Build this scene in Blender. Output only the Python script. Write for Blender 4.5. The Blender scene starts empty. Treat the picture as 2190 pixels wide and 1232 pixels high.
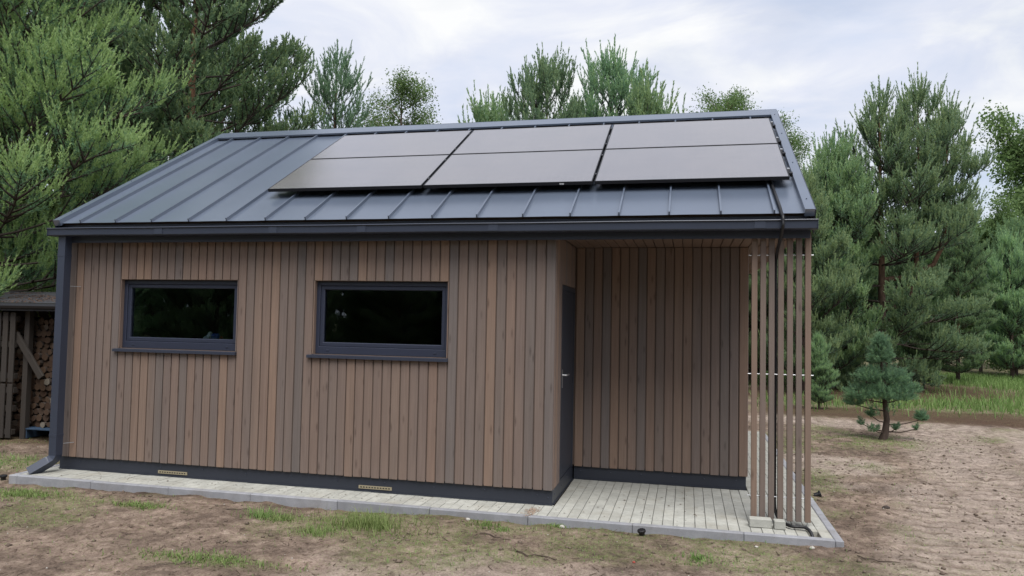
import bpy, math, random
import numpy as np
from math import sin, cos, pi, radians, sqrt
from mathutils import Matrix, Vector

rnd = random.Random(7)
sc = bpy.context.scene
col = sc.collection

# ------------------------------------------------------------------ camera
YAW, PITCH, ROLL = -0.230879, 0.045408, 0.019220
CAM = Vector((7.3422, -7.6328, 1.8727))
fw = Vector((sin(YAW) * cos(PITCH), cos(YAW) * cos(PITCH), sin(PITCH)))
rt0 = Vector((cos(YAW), -sin(YAW), 0.0))
up0 = rt0.cross(fw)
rt = rt0 * cos(ROLL) + up0 * sin(ROLL)
up = up0 * cos(ROLL) - rt0 * sin(ROLL)
cd = bpy.data.cameras.new('camera')
cd.sensor_fit = 'HORIZONTAL'
cd.sensor_width = 36.0
cd.lens = 1600.486 / 2190.0 * 36.0
cd.clip_start = 0.05
cd.clip_end = 3000.0
cam = bpy.data.objects.new('camera', cd)
col.objects.link(cam)
cam.matrix_world = Matrix(((rt.x, up.x, -fw.x, CAM.x), (rt.y, up.y, -fw.y, CAM.y),
                           (rt.z, up.z, -fw.z, CAM.z), (0, 0, 0, 1)))
sc.camera = cam

# ------------------------------------------------------------------ sky, sun, exposure
SUN_EL, SUN_AZ = radians(62), radians(158)      # azimuth clockwise from +y
SKY_STRENGTH, CLOUD_STRENGTH = 0.050, 0.355
w = bpy.data.worlds.new('World')
sc.world = w
w.use_nodes = True
wt = w.node_tree
wt.nodes.clear()
def wn(t, **k):
    n = wt.nodes.new(t)
    for a, b in k.items():
        setattr(n, a, b)
    return n
out = wn('ShaderNodeOutputWorld')
sky = wn('ShaderNodeTexSky', sky_type='NISHITA', sun_disc=False, sun_elevation=SUN_EL, sun_rotation=SUN_AZ)
bg1 = wn('ShaderNodeBackground'); bg1.inputs['Strength'].default_value = SKY_STRENGTH
wt.links.new(sky.outputs[0], bg1.inputs['Color'])
tc = wn('ShaderNodeTexCoord')
sep = wn('ShaderNodeSeparateXYZ'); wt.links.new(tc.outputs['Generated'], sep.inputs[0])
mz = wn('ShaderNodeMath', operation='MAXIMUM'); wt.links.new(sep.outputs['Z'], mz.inputs[0]); mz.inputs[1].default_value = 0.0
az = wn('ShaderNodeMath', operation='ADD'); wt.links.new(mz.outputs[0], az.inputs[0]); az.inputs[1].default_value = 0.28
dv = wn('ShaderNodeVectorMath', operation='SCALE')
iv = wn('ShaderNodeMath', operation='DIVIDE'); iv.inputs[0].default_value = 1.0; wt.links.new(az.outputs[0], iv.inputs[1])
wt.links.new(tc.outputs['Generated'], dv.inputs[0]); wt.links.new(iv.outputs[0], dv.inputs['Scale'])
def wnoise(scale, det, rough, dist=0.0, off=(0, 0, 0)):
    mp = wn('ShaderNodeMapping'); mp.inputs['Location'].default_value = off
    mp.inputs['Scale'].default_value = (1.0, 1.5, 1.6)
    wt.links.new(dv.outputs[0], mp.inputs['Vector'])
    n = wn('ShaderNodeTexNoise'); n.inputs['Scale'].default_value = scale
    n.inputs['Detail'].default_value = det; n.inputs['Roughness'].default_value = rough
    n.inputs['Distortion'].default_value = dist
    wt.links.new(mp.outputs[0], n.inputs['Vector'])
    return n
n1 = wnoise(1.5, 7, 0.52, 0.35, (3.1, 0.4, 0.2))
r1 = wn('ShaderNodeValToRGB')
r1.color_ramp.elements[0].position = 0.30; r1.color_ramp.elements[0].color = (0.60, 0.60, 0.60, 1)
r1.color_ramp.elements[1].position = 0.62; r1.color_ramp.elements[1].color = (1, 1, 1, 1)
wt.links.new(n1.outputs['Fac'], r1.inputs[0])
n2 = wnoise(2.6, 6, 0.55, 0.6, (7.7, 2.1, 1.0))
r2 = wn('ShaderNodeValToRGB')
r2.color_ramp.elements[0].position = 0.33; r2.color_ramp.elements[0].color = (0.70, 0.765, 0.92, 1)
r2.color_ramp.elements[1].position = 0.66; r2.color_ramp.elements[1].color = (0.98, 0.99, 1.0, 1)
e_ = r2.color_ramp.elements.new(0.5); e_.color = (0.80, 0.835, 0.945, 1)
wt.links.new(n2.outputs['Fac'], r2.inputs[0])
bg2 = wn('ShaderNodeBackground'); bg2.inputs['Strength'].default_value = CLOUD_STRENGTH
wt.links.new(r2.outputs[0], bg2.inputs['Color'])
mx = wn('ShaderNodeMixShader')
wt.links.new(r1.outputs[0], mx.inputs[0]); wt.links.new(bg1.outputs[0], mx.inputs[1]); wt.links.new(bg2.outputs[0], mx.inputs[2])
wt.links.new(mx.outputs[0], out.inputs['Surface'])

sl = bpy.data.lights.new('sun', 'SUN')
sl.energy = 1.5; sl.angle = radians(45); sl.color = (1.0, 0.97, 0.93)
sun = bpy.data.objects.new('sun', sl); col.objects.link(sun)
sdir = Vector((sin(SUN_AZ) * cos(SUN_EL), cos(SUN_AZ) * cos(SUN_EL), sin(SUN_EL)))
sun.rotation_euler = sdir.to_track_quat('Z', 'Y').to_euler()
sun.location = sdir * 60

sc.view_settings.view_transform = 'Standard'
sc.view_settings.look = 'None'
sc.view_settings.exposure = 1.5
sc.view_settings.gamma = 1.0
sc.view_settings.use_curve_mapping = False
sc.render.engine = 'CYCLES'
sc.cycles.use_denoising = True
sc.cycles.max_bounces = 8
sc.cycles.transparent_max_bounces = 12

# ------------------------------------------------------------------ numpy noise
def _h(ix, iy, s):
    n = (ix.astype(np.int64) * 374761393 + iy.astype(np.int64) * 668265263 + s * 1442695041) & 0xffffffff
    n = ((n ^ (n >> 13)) * 1274126177) & 0xffffffff
    return ((n ^ (n >> 16)) & 0xffff) / 65535.0
def vnoise(x, y, s=0):
    ix, iy = np.floor(x), np.floor(y)
    fx, fy = x - ix, y - iy
    fx = fx * fx * (3 - 2 * fx); fy = fy * fy * (3 - 2 * fy)
    a, b = _h(ix, iy, s), _h(ix + 1, iy, s)
    c, d = _h(ix, iy + 1, s), _h(ix + 1, iy + 1, s)
    return (a + (b - a) * fx) * (1 - fy) + (c + (d - c) * fx) * fy
def fbm(x, y, o=4, s=0, g=0.5):
    t, a, n = 0, 1, 0
    for i in range(o):
        t = t + a * vnoise(x, y, s + i * 17); n += a
        x = x * 2.03 + 11.3; y = y * 2.03 + 5.7; a *= g
    return t / n
def sstep(a, b, x):
    t = np.clip((x - a) / (b - a), 0, 1)
    return t * t * (3 - 2 * t)

# ------------------------------------------------------------------ objects
def np_mesh(name, V, F, attr=None, smooth=False):
    V = np.asarray(V, np.float32); F = np.asarray(F, np.int32)
    me = bpy.data.meshes.new(name)
    k = F.shape[1]
    me.vertices.add(len(V)); me.vertices.foreach_set('co', V.ravel())
    me.loops.add(F.size); me.loops.foreach_set('vertex_index', F.ravel())
    me.polygons.add(len(F))
    me.polygons.foreach_set('loop_start', np.arange(0, F.size, k, dtype=np.int32))
    me.polygons.foreach_set('loop_total', np.full(len(F), k, np.int32))
    if smooth:
        me.polygons.foreach_set('use_smooth', np.ones(len(F), bool))
    for an, (av, typ) in (attr or {}).items():
        at = me.attributes.new(an, typ, 'POINT')
        if typ == 'FLOAT':
            at.data.foreach_set('value', np.asarray(av, np.float32).ravel())
        else:
            at.data.foreach_set('color', np.asarray(av, np.float32).ravel())
    me.update(calc_edges=True)
    return me
def link(name, me, mat=None, parent=None, loc=(0, 0, 0), rot=None):
    if mat is not None and not me.materials:
        me.materials.append(mat)
    o = bpy.data.objects.new(name, me)
    col.objects.link(o)
    o.location = loc
    if rot is not None:
        o.rotation_euler = rot
    if parent is not None:
        o.parent = parent
        o.matrix_parent_inverse = Matrix.Identity(4)
    return o
def world_loc(o):
    p = Vector(o.location)
    while o.parent:
        o = o.parent; p += Vector(o.location)
    return p
def obj(name, verts, faces, mat, parent=None, smooth=False):
    """verts in world coordinates; the origin goes to their centre (parents are unrotated)"""
    V = [Vector(v) for v in verts]
    lo = Vector([min(v[i] for v in V) for i in range(3)]); hi = Vector([max(v[i] for v in V) for i in range(3)])
    c = (lo + hi) / 2
    me = bpy.data.meshes.new(name)
    me.from_pydata([tuple(v - c) for v in V], [], faces)
    if smooth:
        for p in me.polygons: p.use_smooth = True
    me.update()
    pl = world_loc(parent) if parent is not None else Vector((0, 0, 0))
    return link(name, me, mat, parent, c - pl)
def tag(o, label=None, cat=None, group=None, kind=None):
    if label: o['label'] = label
    if cat: o['category'] = cat
    if group: o['group'] = group
    if kind: o['kind'] = kind
    return o
def thing(name, label, cat, loc=(0, 0, 0), group=None):
    o = bpy.data.objects.new(name, None)
    col.objects.link(o); o.location = loc; o.empty_display_size = 0.2
    return tag(o, label, cat, group)

class MB:
    def __init__(s): s.v = []; s.f = []
    def add(s, V, F):
        n = len(s.v); s.v += [tuple(v) for v in V]; s.f += [tuple(i + n for i in f) for f in F]; return s
    def box(s, x0, x1, y0, y1, z0, z1):
        return s.add([(x0, y0, z0), (x1, y0, z0), (x1, y1, z0), (x0, y1, z0), (x0, y0, z1), (x1, y0, z1), (x1, y1, z1), (x0, y1, z1)],
                     [(0, 3, 2, 1), (4, 5, 6, 7), (0, 1, 5, 4), (1, 2, 6, 5), (2, 3, 7, 6), (3, 0, 4, 7)])
    def hexa(s, P):
        return s.add(P, [(0, 3, 2, 1), (4, 5, 6, 7), (0, 1, 5, 4), (1, 2, 6, 5), (2, 3, 7, 6), (3, 0, 4, 7)])
    def tube(s, pts, rad, n=8, cap=True):
        V, F = tube(pts, rad, n, cap); return s.add(V, F)
    def ring(s, x0, x1, z0, z1, xi0, xi1, zi0, zi1, y0, y1, ch=0.004):
        """rectangular frame in the xz plane, front at y0, back at y1, with a small front chamfer"""
        o = [(x0, z0), (x1, z0), (x1, z1), (x0, z1)]; i = [(xi0, zi0), (xi1, zi0), (xi1, zi1), (xi0, zi1)]
        oc = [(x0 + ch, z0 + ch), (x1 - ch, z0 + ch), (x1 - ch, z1 - ch), (x0 + ch, z1 - ch)]
        ic = [(xi0 - ch, zi0 - ch), (xi1 + ch, zi0 - ch), (xi1 + ch, zi1 + ch), (xi0 - ch, zi1 + ch)]
        L = [[(a, y1, b) for a, b in o], [(a, y0 + ch, b) for a, b in o], [(a, y0, b) for a, b in oc],
             [(a, y0, b) for a, b in ic], [(a, y0 + ch, b) for a, b in i], [(a, y1, b) for a, b in i]]
        V = [p for l in L for p in l]; F = []
        for k in range(6):
            k2 = (k + 1) % 6
            for j in range(4):
                j2 = (j + 1) % 4
                F.append((k * 4 + j, k * 4 + j2, k2 * 4 + j2, k2 * 4 + j))
        return s.add(V, F)
    def build(s, name, mat, parent=None, smooth=False): return obj(name, s.v, s.f, mat, parent, smooth)

def tube(pts, rad, n=8, cap=True):
    P = [Vector(p) for p in pts]
    R = rad if isinstance(rad, (list, tuple)) else [rad] * len(P)
    V, F = [], []
    u = None
    for i, p in enumerate(P):
        d = (P[min(i + 1, len(P) - 1)] - P[max(i - 1, 0)]).normalized()
        if u is None:
            u = d.orthogonal().normalized()
        u = (u - d * u.dot(d)).normalized()
        v = d.cross(u)
        for k in range(n):
            a = 2 * pi * k / n
            V.append(p + (u * cos(a) + v * sin(a)) * R[i])
    for i in range(len(P) - 1):
        for k in range(n):
            k2 = (k + 1) % n
            F.append((i * n + k, i * n + k2, (i + 1) * n + k2, (i + 1) * n + k))
    if cap:
        F.append(tuple(range(n - 1, -1, -1))); F.append(tuple((len(P) - 1) * n + k for k in range(n)))
    return V, F
_cb = {}
def cbox_mesh(name, sx, sy, sz, ch=0.004, mat=None):
    """box centred on the origin with chamfered edges along its longest faces (shared between alike pieces)"""
    key = (name, round(sx, 4), round(sy, 4), round(sz, 4), mat.name if mat else '')
    if key in _cb: return _cb[key]
    import bmesh
    bm = bmesh.new(); bmesh.ops.create_cube(bm, size=1.0)
    bmesh.ops.scale(bm, vec=(sx, sy, sz), verts=bm.verts)
    if ch > 0:
        bmesh.ops.bevel(bm, geom=list(bm.edges), offset=ch, segments=1, affect='EDGES', clamp_overlap=True)
    me = bpy.data.meshes.new(name); bm.to_mesh(me); bm.free()
    if mat: me.materials.append(mat)
    _cb[key] = me
    return me
def cbox(name, x0, x1, y0, y1, z0, z1, mat, parent=None, ch=0.004, jit=0):
    me = cbox_mesh(name, x1 - x0, y1 - y0, z1 - z0, ch, mat)
    c = Vector(((x0 + x1) / 2, (y0 + y1) / 2, (z0 + z1) / 2))
    if parent is not None: c -= world_loc(parent)
    rot = (rnd.uniform(-jit, jit), rnd.uniform(-jit, jit), rnd.uniform(-jit, jit)) if jit else None
    return link(name, me, None, parent, c, rot)

# ------------------------------------------------------------------ materials
class Mat:
    def __init__(s, name, color=(.5, .5, .5), rough=.6, spec=.5, metal=0.0):
        s.m = bpy.data.materials.new(name); s.m.use_nodes = True
        s.t = s.m.node_tree; s.b = s.t.nodes['Principled BSDF']
        s.b.inputs['Base Color'].default_value = (*color, 1)
        s.b.inputs['Roughness'].default_value = rough
        s.b.inputs['Specular IOR Level'].default_value = spec
        s.b.inputs['Metallic'].default_value = metal
        s._co = None
    def n(s, t, **k):
        n = s.t.nodes.new(t)
        for a, b in k.items(): setattr(n, a, b)
        return n
    def l(s, a, b): s.t.links.new(a, b)
    def coord(s, scale=(1, 1, 1), rand=0.0, which='Object'):
        tc = s.n('ShaderNodeTexCoord'); mp = s.n('ShaderNodeMapping')
        mp.inputs['Scale'].default_value = scale
        src = tc.outputs[which]
        if rand:
            oi = s.n('ShaderNodeObjectInfo'); ml = s.n('ShaderNodeMath', operation='MULTIPLY'); ml.inputs[1].default_value = rand
            s.l(oi.outputs['Random'], ml.inputs[0])
            ad = s.n('ShaderNodeVectorMath', operation='ADD'); s.l(src, ad.inputs[0]); s.l(ml.outputs[0], ad.inputs[1])
            src = ad.outputs[0]
        s.l(src, mp.inputs['Vector'])
        return mp.outputs[0]
    def geo(s, scale=(1, 1, 1)):
        g = s.n('ShaderNodeNewGeometry'); mp = s.n('ShaderNodeMapping'); mp.inputs['Scale'].default_value = scale
        s.l(g.outputs['Position'], mp.inputs['Vector']); return mp.outputs[0]
    def noise(s, vec, scale, det=4, rough=.55, dist=0):
        n = s.n('ShaderNodeTexNoise'); n.inputs['Scale'].default_value = scale; n.inputs['Detail'].default_value = det
        n.inputs['Roughness'].default_value = rough; n.inputs['Distortion'].default_value = dist
        s.l(vec, n.inputs['Vector']); return n.outputs['Fac']
    def ramp(s, fac, stops):
        r = s.n('ShaderNodeValToRGB'); e = r.color_ramp.elements
        while len(e) < len(stops): e.new(0.5)
        for i, (p, c) in enumerate(stops):
            e[i].position = p
            c = c if isinstance(c, (tuple, list)) else (c, c, c)
            e[i].color = (*c, 1)
        s.l(fac, r.inputs[0]); return r.outputs[0]
    def mix(s, fac, a, b, mode='MIX'):
        m = s.n('ShaderNodeMix', data_type='RGBA', blend_type=mode)
        if isinstance(fac, (int, float)): m.inputs[0].default_value = fac
        else: s.l(fac, m.inputs[0])
        for i, v in ((6, a), (7, b)):
            if isinstance(v, (tuple, list)): m.inputs[i].default_value = (*v[:3], 1)
            else: s.l(v, m.inputs[i])
        return m.outputs[2]
    def math(s, op, a, b=None):
        m = s.n('ShaderNodeMath', operation=op)
        for i, v in enumerate((a, b)):
            if v is None: continue
            if isinstance(v, (int, float)): m.inputs[i].default_value = v
            else: s.l(v, m.inputs[i])
        return m.outputs[0]
    def rand(s):
        return s.n('ShaderNodeObjectInfo').outputs['Random']
    def attr(s, name):
        return s.n('ShaderNodeAttribute', attribute_name=name)
    def color(s, c): s.l(c, s.b.inputs['Base Color'])
    def rough(s, c): s.l(c, s.b.inputs['Roughness'])
    def bump(s, h, strength=.3, dist=.01):
        b = s.n('ShaderNodeBump'); b.inputs['Strength'].default_value = strength; b.inputs['Distance'].default_value = dist
        s.l(h, b.inputs['Height']); s.l(b.outputs[0], s.b.inputs['Normal'])

def wood_mat(name, tones, knots=True, rough=.75):
    m = Mat(name, rough=rough, spec=.25)
    v = m.coord((1, 1, 1), 53.0)
    tone = m.ramp(m.rand(), [(i / (len(tones) - 1), t) for i, t in enumerate(tones)])
    mp = m.n('ShaderNodeMapping'); mp.inputs['Scale'].default_value = (55, 55, 1.6); m.l(v, mp.inputs['Vector'])
    grain = m.noise(mp.outputs[0], 1.0, 6, .6, .4)
    mp2 = m.n('ShaderNodeMapping'); mp2.inputs['Scale'].default_value = (9, 9, 1.2); m.l(v, mp2.inputs['Vector'])
    blot = m.noise(mp2.outputs[0], 1.0, 3, .5)
    c = m.mix(m.ramp(grain, [(.3, .0), (.7, .55)]), tone, m.mix(1.0, tone, (.62, .60, .60), 'MULTIPLY'))
    c = m.mix(m.ramp(blot, [(.3, 0), (.7, .55)]), c, m.mix(1.0, c, (.78, .84, .90), 'MULTIPLY'))
    if knots:
        mp3 = m.n('ShaderNodeMapping'); mp3.inputs['Scale'].default_value = (13, 13, 3.2); m.l(v, mp3.inputs['Vector'])
        vo = m.n('ShaderNodeTexVoronoi'); vo.inputs['Scale'].default_value = 1.0; m.l(mp3.outputs[0], vo.inputs['Vector'])
        kn = m.ramp(vo.outputs['Distance'], [(.04, .6), (.22, .0)])
        pick = m.ramp(vo.outputs['Color'], [(.30, 0), (.36, 1)])
        c = m.mix(m.math('MULTIPLY', kn, pick), c, m.mix(1.0, c, (.35, .32, .32), 'MULTIPLY'))
    m.color(c)
    m.bump(grain, .25, .004)
    return m.m

BOARD = wood_mat('stained_board', [(.228, .158, .124), (.175, .140, .124), (.262, .178, .132), (.160, .134, .122),
                                   (.245, .166, .124), (.195, .148, .126), (.232, .160, .124), (.170, .142, .130), (.215, .150, .120)])
SOFFIT = wood_mat('soffit_board', [(.21, .140, .105), (.185, .130, .10)])
SLAT = wood_mat('slat_wood', [(.205, .150, .122), (.175, .140, .120), (.22, .155, .118)])
OLDWOOD = wood_mat('weathered_wood', [(.038, .032, .027), (.052, .044, .038), (.044, .036, .031)])
CORE = Mat('dark_backing', (.12, .088, .072), .9).m

def metal_mat(name, c, rough, spec=.5, streak=.0):
    m = Mat(name, c, rough, spec)
    v = m.geo((1, 1, 1))
    n = m.noise(v, 1.4, 4, .5)
    m.color(m.ramp(n, [(.3, tuple(x * .94 for x in c)), (.7, tuple(min(1, x * 1.06) for x in c))]))
    n2 = m.noise(v, 9.0, 4, .6)
    return m.m
ROOFM = metal_mat('anthracite_roof_sheet', (.088, .110, .152), .28, .8)
ROOFM.node_tree.nodes['Principled BSDF'].inputs['IOR'].default_value = 1.75
TRIM = metal_mat('anthracite_trim', (.029, .035, .055), .42, .45)
GUTTER = metal_mat('anthracite_gutter', (.033, .041, .064), .38, .5)
PLINTH = metal_mat('plinth_sheet', (.024, .028, .040), .45, .45)
FRAME = metal_mat('window_frame_plastic', (.026, .032, .055), .40, .45)
DOORM = metal_mat('door_leaf', (.030, .035, .048), .5, .35)
STEEL = Mat('zinc_steel', (.50, .51, .52), .42, .5, 1.0).m
BLACKP = Mat('black_plastic', (.012, .012, .014), .42, .45).m
PFRAME = Mat('black_panel_frame', (.010, .010, .012), .45, .4).m
BRASS = Mat('vent_strip', (.28, .24, .16), .55, .3).m
DARK = Mat('slot_dark', (.01, .01, .01), .9).m
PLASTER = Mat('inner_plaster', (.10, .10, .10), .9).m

def pv_mat():
    m = Mat('solar_glass', (.10, .098, .105), .26, .5)
    m.b.inputs['IOR'].default_value = 1.9
    b = m.b
    tcn = m.n('ShaderNodeTexCoord')
    sx = m.n('ShaderNodeSeparateXYZ'); m.l(tcn.outputs['Object'], sx.inputs[0])
    def lines(o, pitch, wdt):
        f = m.math('FRACT', m.math('MULTIPLY', m.math('ADD', o, 10.0), 1 / pitch))
        return m.math('LESS_THAN', f, wdt / pitch)
    g = m.math('MAXIMUM', lines(sx.outputs[0], .0905, .003), lines(sx.outputs[1], .182, .004))
    n = m.noise(m.coord((1, 1, 1), 9), 3.0, 4, .6)
    base = m.ramp(n, [(.3, (.118, .112, .118)), (.7, (.142, .132, .136))])
    m.color(m.mix(g, base, (.168, .158, .162)))
    b.inputs['Coat Weight'].default_value = .9
    b.inputs['Coat Roughness'].default_value = .16
    b.inputs['Coat IOR'].default_value = 2.15
    b.inputs['Coat Tint'].default_value = (1.0, .98, .97, 1)
    return m.m
PV = pv_mat()

def glass_mat():
    m = Mat('window_glass'); m.t.nodes.remove(m.b)
    o = m.t.nodes['Material Output']
    tr = m.n('ShaderNodeBsdfTransparent'); tr.inputs[0].default_value = (.72, .76, .78, 1)
    gl = m.n('ShaderNodeBsdfGlossy'); gl.inputs['Roughness'].default_value = .0
    gl.inputs[0].default_value = (.9, .95, 1, 1)
    fr = m.n('ShaderNodeFresnel'); fr.inputs[0].default_value = 1.5
    mxs = m.n('ShaderNodeMixShader'); m.l(m.math('MULTIPLY', fr.outputs[0], 1.0), mxs.inputs[0])
    m.l(tr.outputs[0], mxs.inputs[1]); m.l(gl.outputs[0], mxs.inputs[2]); m.l(mxs.outputs[0], o.inputs['Surface'])
    return m.m
GLASS = glass_mat()

def concrete(name, a, b_, sc_=14, rough=.85, rand=31.0, stain=True):
    m = Mat(name, rough=rough, spec=.3)
    v = m.coord((1, 1, 1), rand)
    n = m.noise(v, sc_, 6, .65)
    f = m.noise(v, 160, 3, .6)
    c = m.ramp(n, [(.28, a), (.72, b_)])
    c = m.mix(m.ramp(f, [(.35, .30), (.6, 0.0)]), c, m.mix(1.0, c, (.6, .6, .6), 'MULTIPLY'))
    c = m.mix(1.0, c, m.ramp(m.rand(), [(0, .88), (1, 1.06)]), 'MULTIPLY')
    if stain:
        s2 = m.noise(m.geo(), 2.4, 5, .65)
        c = m.mix(m.ramp(s2, [(.50, 0), (.72, .55)]), c, m.mix(1.0, c, (.74, .68, .60), 'MULTIPLY'))
        s3 = m.noise(m.geo(), 21, 4, .7)
        c = m.mix(m.ramp(s3, [(.66, 0), (.72, .6)]), c, (.16, .13, .10))
    m.color(c); m.bump(f, .25, .003)
    return m.m
PAVER = concrete('pale_paver', (.325, .325, .295), (.445, .445, .405))
KERB = concrete('grey_kerb', (.235, .24, .26), (.32, .325, .35), 9)
BLOCK = concrete('concrete_block', (.33, .33, .30), (.44, .44, .40), 12)
SAND = concrete('joint_sand', (.16, .14, .11), (.24, .21, .17), 20, .95, 0, False)

def ground_mat():
    m = Mat('soil', rough=.95, spec=.12)
    g = m.geo()
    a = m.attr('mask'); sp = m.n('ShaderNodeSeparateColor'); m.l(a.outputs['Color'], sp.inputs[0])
    big = m.noise(g, 1.1, 6, .62); mid = m.noise(g, 6.5, 6, .66); fine = m.noise(g, 55, 5, .7)
    soil = m.ramp(mid, [(.28, (.090, .064, .052)), (.42, (.190, .140, .112)), (.58, (.280, .212, .172)), (.75, (.40, .32, .265))])
    dark = m.ramp(mid, [(.30, (.070, .054, .044)), (.52, (.145, .108, .085)), (.70, (.245, .19, .15))])
    c = m.mix(m.ramp(big, [(.40, 1), (.60, 0)]), soil, dark)
    sand = m.ramp(mid, [(.26, (.185, .150, .126)), (.42, (.305, .250, .212)), (.7, (.435, .365, .315))])
    c = m.mix(sp.outputs[2], c, sand)
    spk = m.noise(g, 17, 6, .78)
    c = m.mix(m.math('MULTIPLY', m.math('SUBTRACT', 1.0, m.math('MULTIPLY', sp.outputs[2], .6)), m.ramp(spk, [(.36, .8), (.47, .0)])), c, m.mix(1.0, c, (.42, .38, .35), 'MULTIPLY'))
    c = m.mix(m.ramp(spk, [(.58, .0), (.68, .45)]), c, m.mix(1.0, c, (1.35, 1.3, 1.25), 'MULTIPLY'))
    lit = m.ramp(m.noise(g, 30, 4, .7), [(.35, (.046, .028, .020)), (.65, (.105, .063, .042))])
    c = m.mix(m.math('MULTIPLY', a.outputs['Alpha'], .8), c, m.mix(1.0, c, (.52, .48, .46), 'MULTIPLY'))  # alpha: groove shade painted into the tread prints, plus damp soil along the kerb
    c = m.mix(sp.outputs[1], c, lit)
    gr = m.ramp(m.noise(g, 24, 4, .7), [(.35, (.085, .115, .036)), (.65, (.175, .205, .078))])
    gm = m.math('MULTIPLY', sp.outputs[0], m.ramp(m.noise(g, 15, 5, .75), [(.40, .05), (.60, .85)]))
    c = m.mix(gm, c, gr)
    c = m.mix(m.ramp(fine, [(.32, .85), (.56, .0)]), c, m.mix(1.0, c, (.45, .42, .40), 'MULTIPLY'))
    gsp = m.noise(g, 34, 4, .75)
    c = m.mix(m.math('MULTIPLY', m.ramp(gsp, [(.54, 0), (.62, .45)]), m.ramp(big, [(.42, 0), (.55, 1)])), c, (.135, .150, .062))
    sp2 = m.noise(g, 120, 2, .5)
    c = m.mix(m.ramp(sp2, [(.70, 0), (.76, .6)]), c, (.42, .36, .29))
    m.color(c)
    hm = m.math('ADD', m.math('MULTIPLY', fine, .5), mid)
    m.bump(hm, .75, .022)
    return m.m
GROUND = ground_mat()

def foliage_mat(name, old, mid, young, trans=.25):
    m = Mat(name, rough=.55, spec=.25)
    a = m.attr('age')
    c = m.ramp(a.outputs['Fac'], [(0.0, old), (.55, mid), (1.0, young)])
    hv = m.n('ShaderNodeHueSaturation')
    m.l(m.math('ADD', .488, m.math('MULTIPLY', m.rand(), .024)), hv.inputs['Hue'])
    m.l(m.math('ADD', .85, m.math('MULTIPLY', m.rand(), .3)), hv.inputs['Value'])
    m.l(c, hv.inputs['Color'])
    m.l(hv.outputs[0], m.b.inputs['Base Color'])
    t = m.n('ShaderNodeBsdfTranslucent'); m.l(hv.outputs[0], t.inputs['Color'])
    mxs = m.n('ShaderNodeMixShader'); mxs.inputs[0].default_value = trans
    o = m.t.nodes['Material Output']
    m.l(m.b.outputs[0], mxs.inputs[1]); m.l(t.outputs[0], mxs.inputs[2]); m.l(mxs.outputs[0], o.inputs['Surface'])
    return m.m
NEEDLE = foliage_mat('pine_needles', (.105, .180, .110), (.190, .315, .178), (.390, .510, .215), .55)
NEEDLE_B = foliage_mat('bluish_pine_needles', (.115, .190, .128), (.218, .350, .215), (.400, .525, .250), .55)
LEAF = foliage_mat('broad_leaves', (.080, .140, .050), (.150, .240, .085), (.225, .320, .120), .50)
GRASS = foliage_mat('grass_blades', (.100, .170, .050), (.185, .295, .085), (.300, .370, .150), .45)

def bark_mat(name, low, high, z0, z1, limb=(.075, .060, .052)):
    m = Mat(name, rough=.9, spec=.15)
    v = m.coord((1, 1, 1))
    sx = m.n('ShaderNodeSeparateXYZ'); m.l(v, sx.inputs[0])
    mr = m.n('ShaderNodeMapRange'); mr.inputs[1].default_value = z0; mr.inputs[2].default_value = z1
    m.l(sx.outputs[2], mr.inputs[0])
    n = m.noise(m.coord((14, 14, 4)), 1.0, 5, .65)
    c = m.mix(mr.outputs[0], low, high)
    lb = m.attr('limb')
    c = m.mix(lb.outputs['Fac'], c, limb)
    c = m.mix(m.ramp(n, [(.35, .65), (.6, 0)]), c, m.mix(1.0, c, (.4, .38, .36), 'MULTIPLY'))
    m.color(c); m.bump(n, .6, .02)
    return m.m
BARK = bark_mat('pine_bark', (.080, .060, .050), (.165, .092, .056), 2.0, 6.0)
BIRCHBARK = bark_mat('birch_bark', (.45, .44, .42), (.22, .16, .12), 5.0, 9.0)
DECBARK = bark_mat('leafy_tree_bark', (.10, .085, .07), (.12, .10, .08), 2.0, 8.0)

# ------------------------------------------------------------------ ground
KL, KR, KF, KB = -0.26, 8.70, -0.465, 6.60          # outer kerb rectangle
GZ = -0.07
TRACKS = [[(9.55, -2.6), (9.95, -0.9), (10.45, 1.0), (10.95, 3.0), (11.35, 5.0), (11.75, 7.0), (12.5, 9.0)],
          [(9.0, -3.2), (9.35, -1.9), (9.75, -.6), (10.15, .8), (10.4, 2.2)],
          [(11.0, -2.6), (11.4, -0.9), (11.85, 1.0), (12.3, 3.0), (12.75, 5.0), (13.3, 7.0), (14.2, 9.0)],
          [(8.6, 8.9), (9.6, 8.75), (10.8, 8.45), (12.0, 8.15), (13.5, 8.2), (15.0, 8.6)]]
def track_dist(x, y):
    best = np.full(x.shape, 99.0); along = np.zeros(x.shape); side = np.zeros(x.shape)
    for T in TRACKS:
        s0 = 0.0
        for (ax, ay), (bx, by) in zip(T, T[1:]):
            L = math.hypot(bx - ax, by - ay); ux, uy = (bx - ax) / L, (by - ay) / L
            t = np.clip((x - ax) * ux + (y - ay) * uy, 0, L)
            sd = -(x - ax) * uy + (y - ay) * ux
            d = np.hypot(x - ax - ux * t, y - ay - uy * t)
            m = d < best
            best = np.where(m, d, best); along = np.where(m, s0 + t, along); side = np.where(m, sd, side)
            s0 += L
    return best, along, side
def lugs(x, y, d, s, sd):
    """how far a point lies in a tyre track, and in one of its tread prints"""
    wob = .07 * (fbm(x * 1.6, y * 1.6, 2, 9) - .5)
    trk = sstep(.66, .46, d)
    ph_ = 2 * pi * (s + .35 * sd + wob * 1.8) / .23
    return trk, np.maximum(0, np.sin(ph_)) ** 2 * sstep(.30, .55, fbm(x * 2.1 + 4, y * 2.1, 3, 55))
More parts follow.
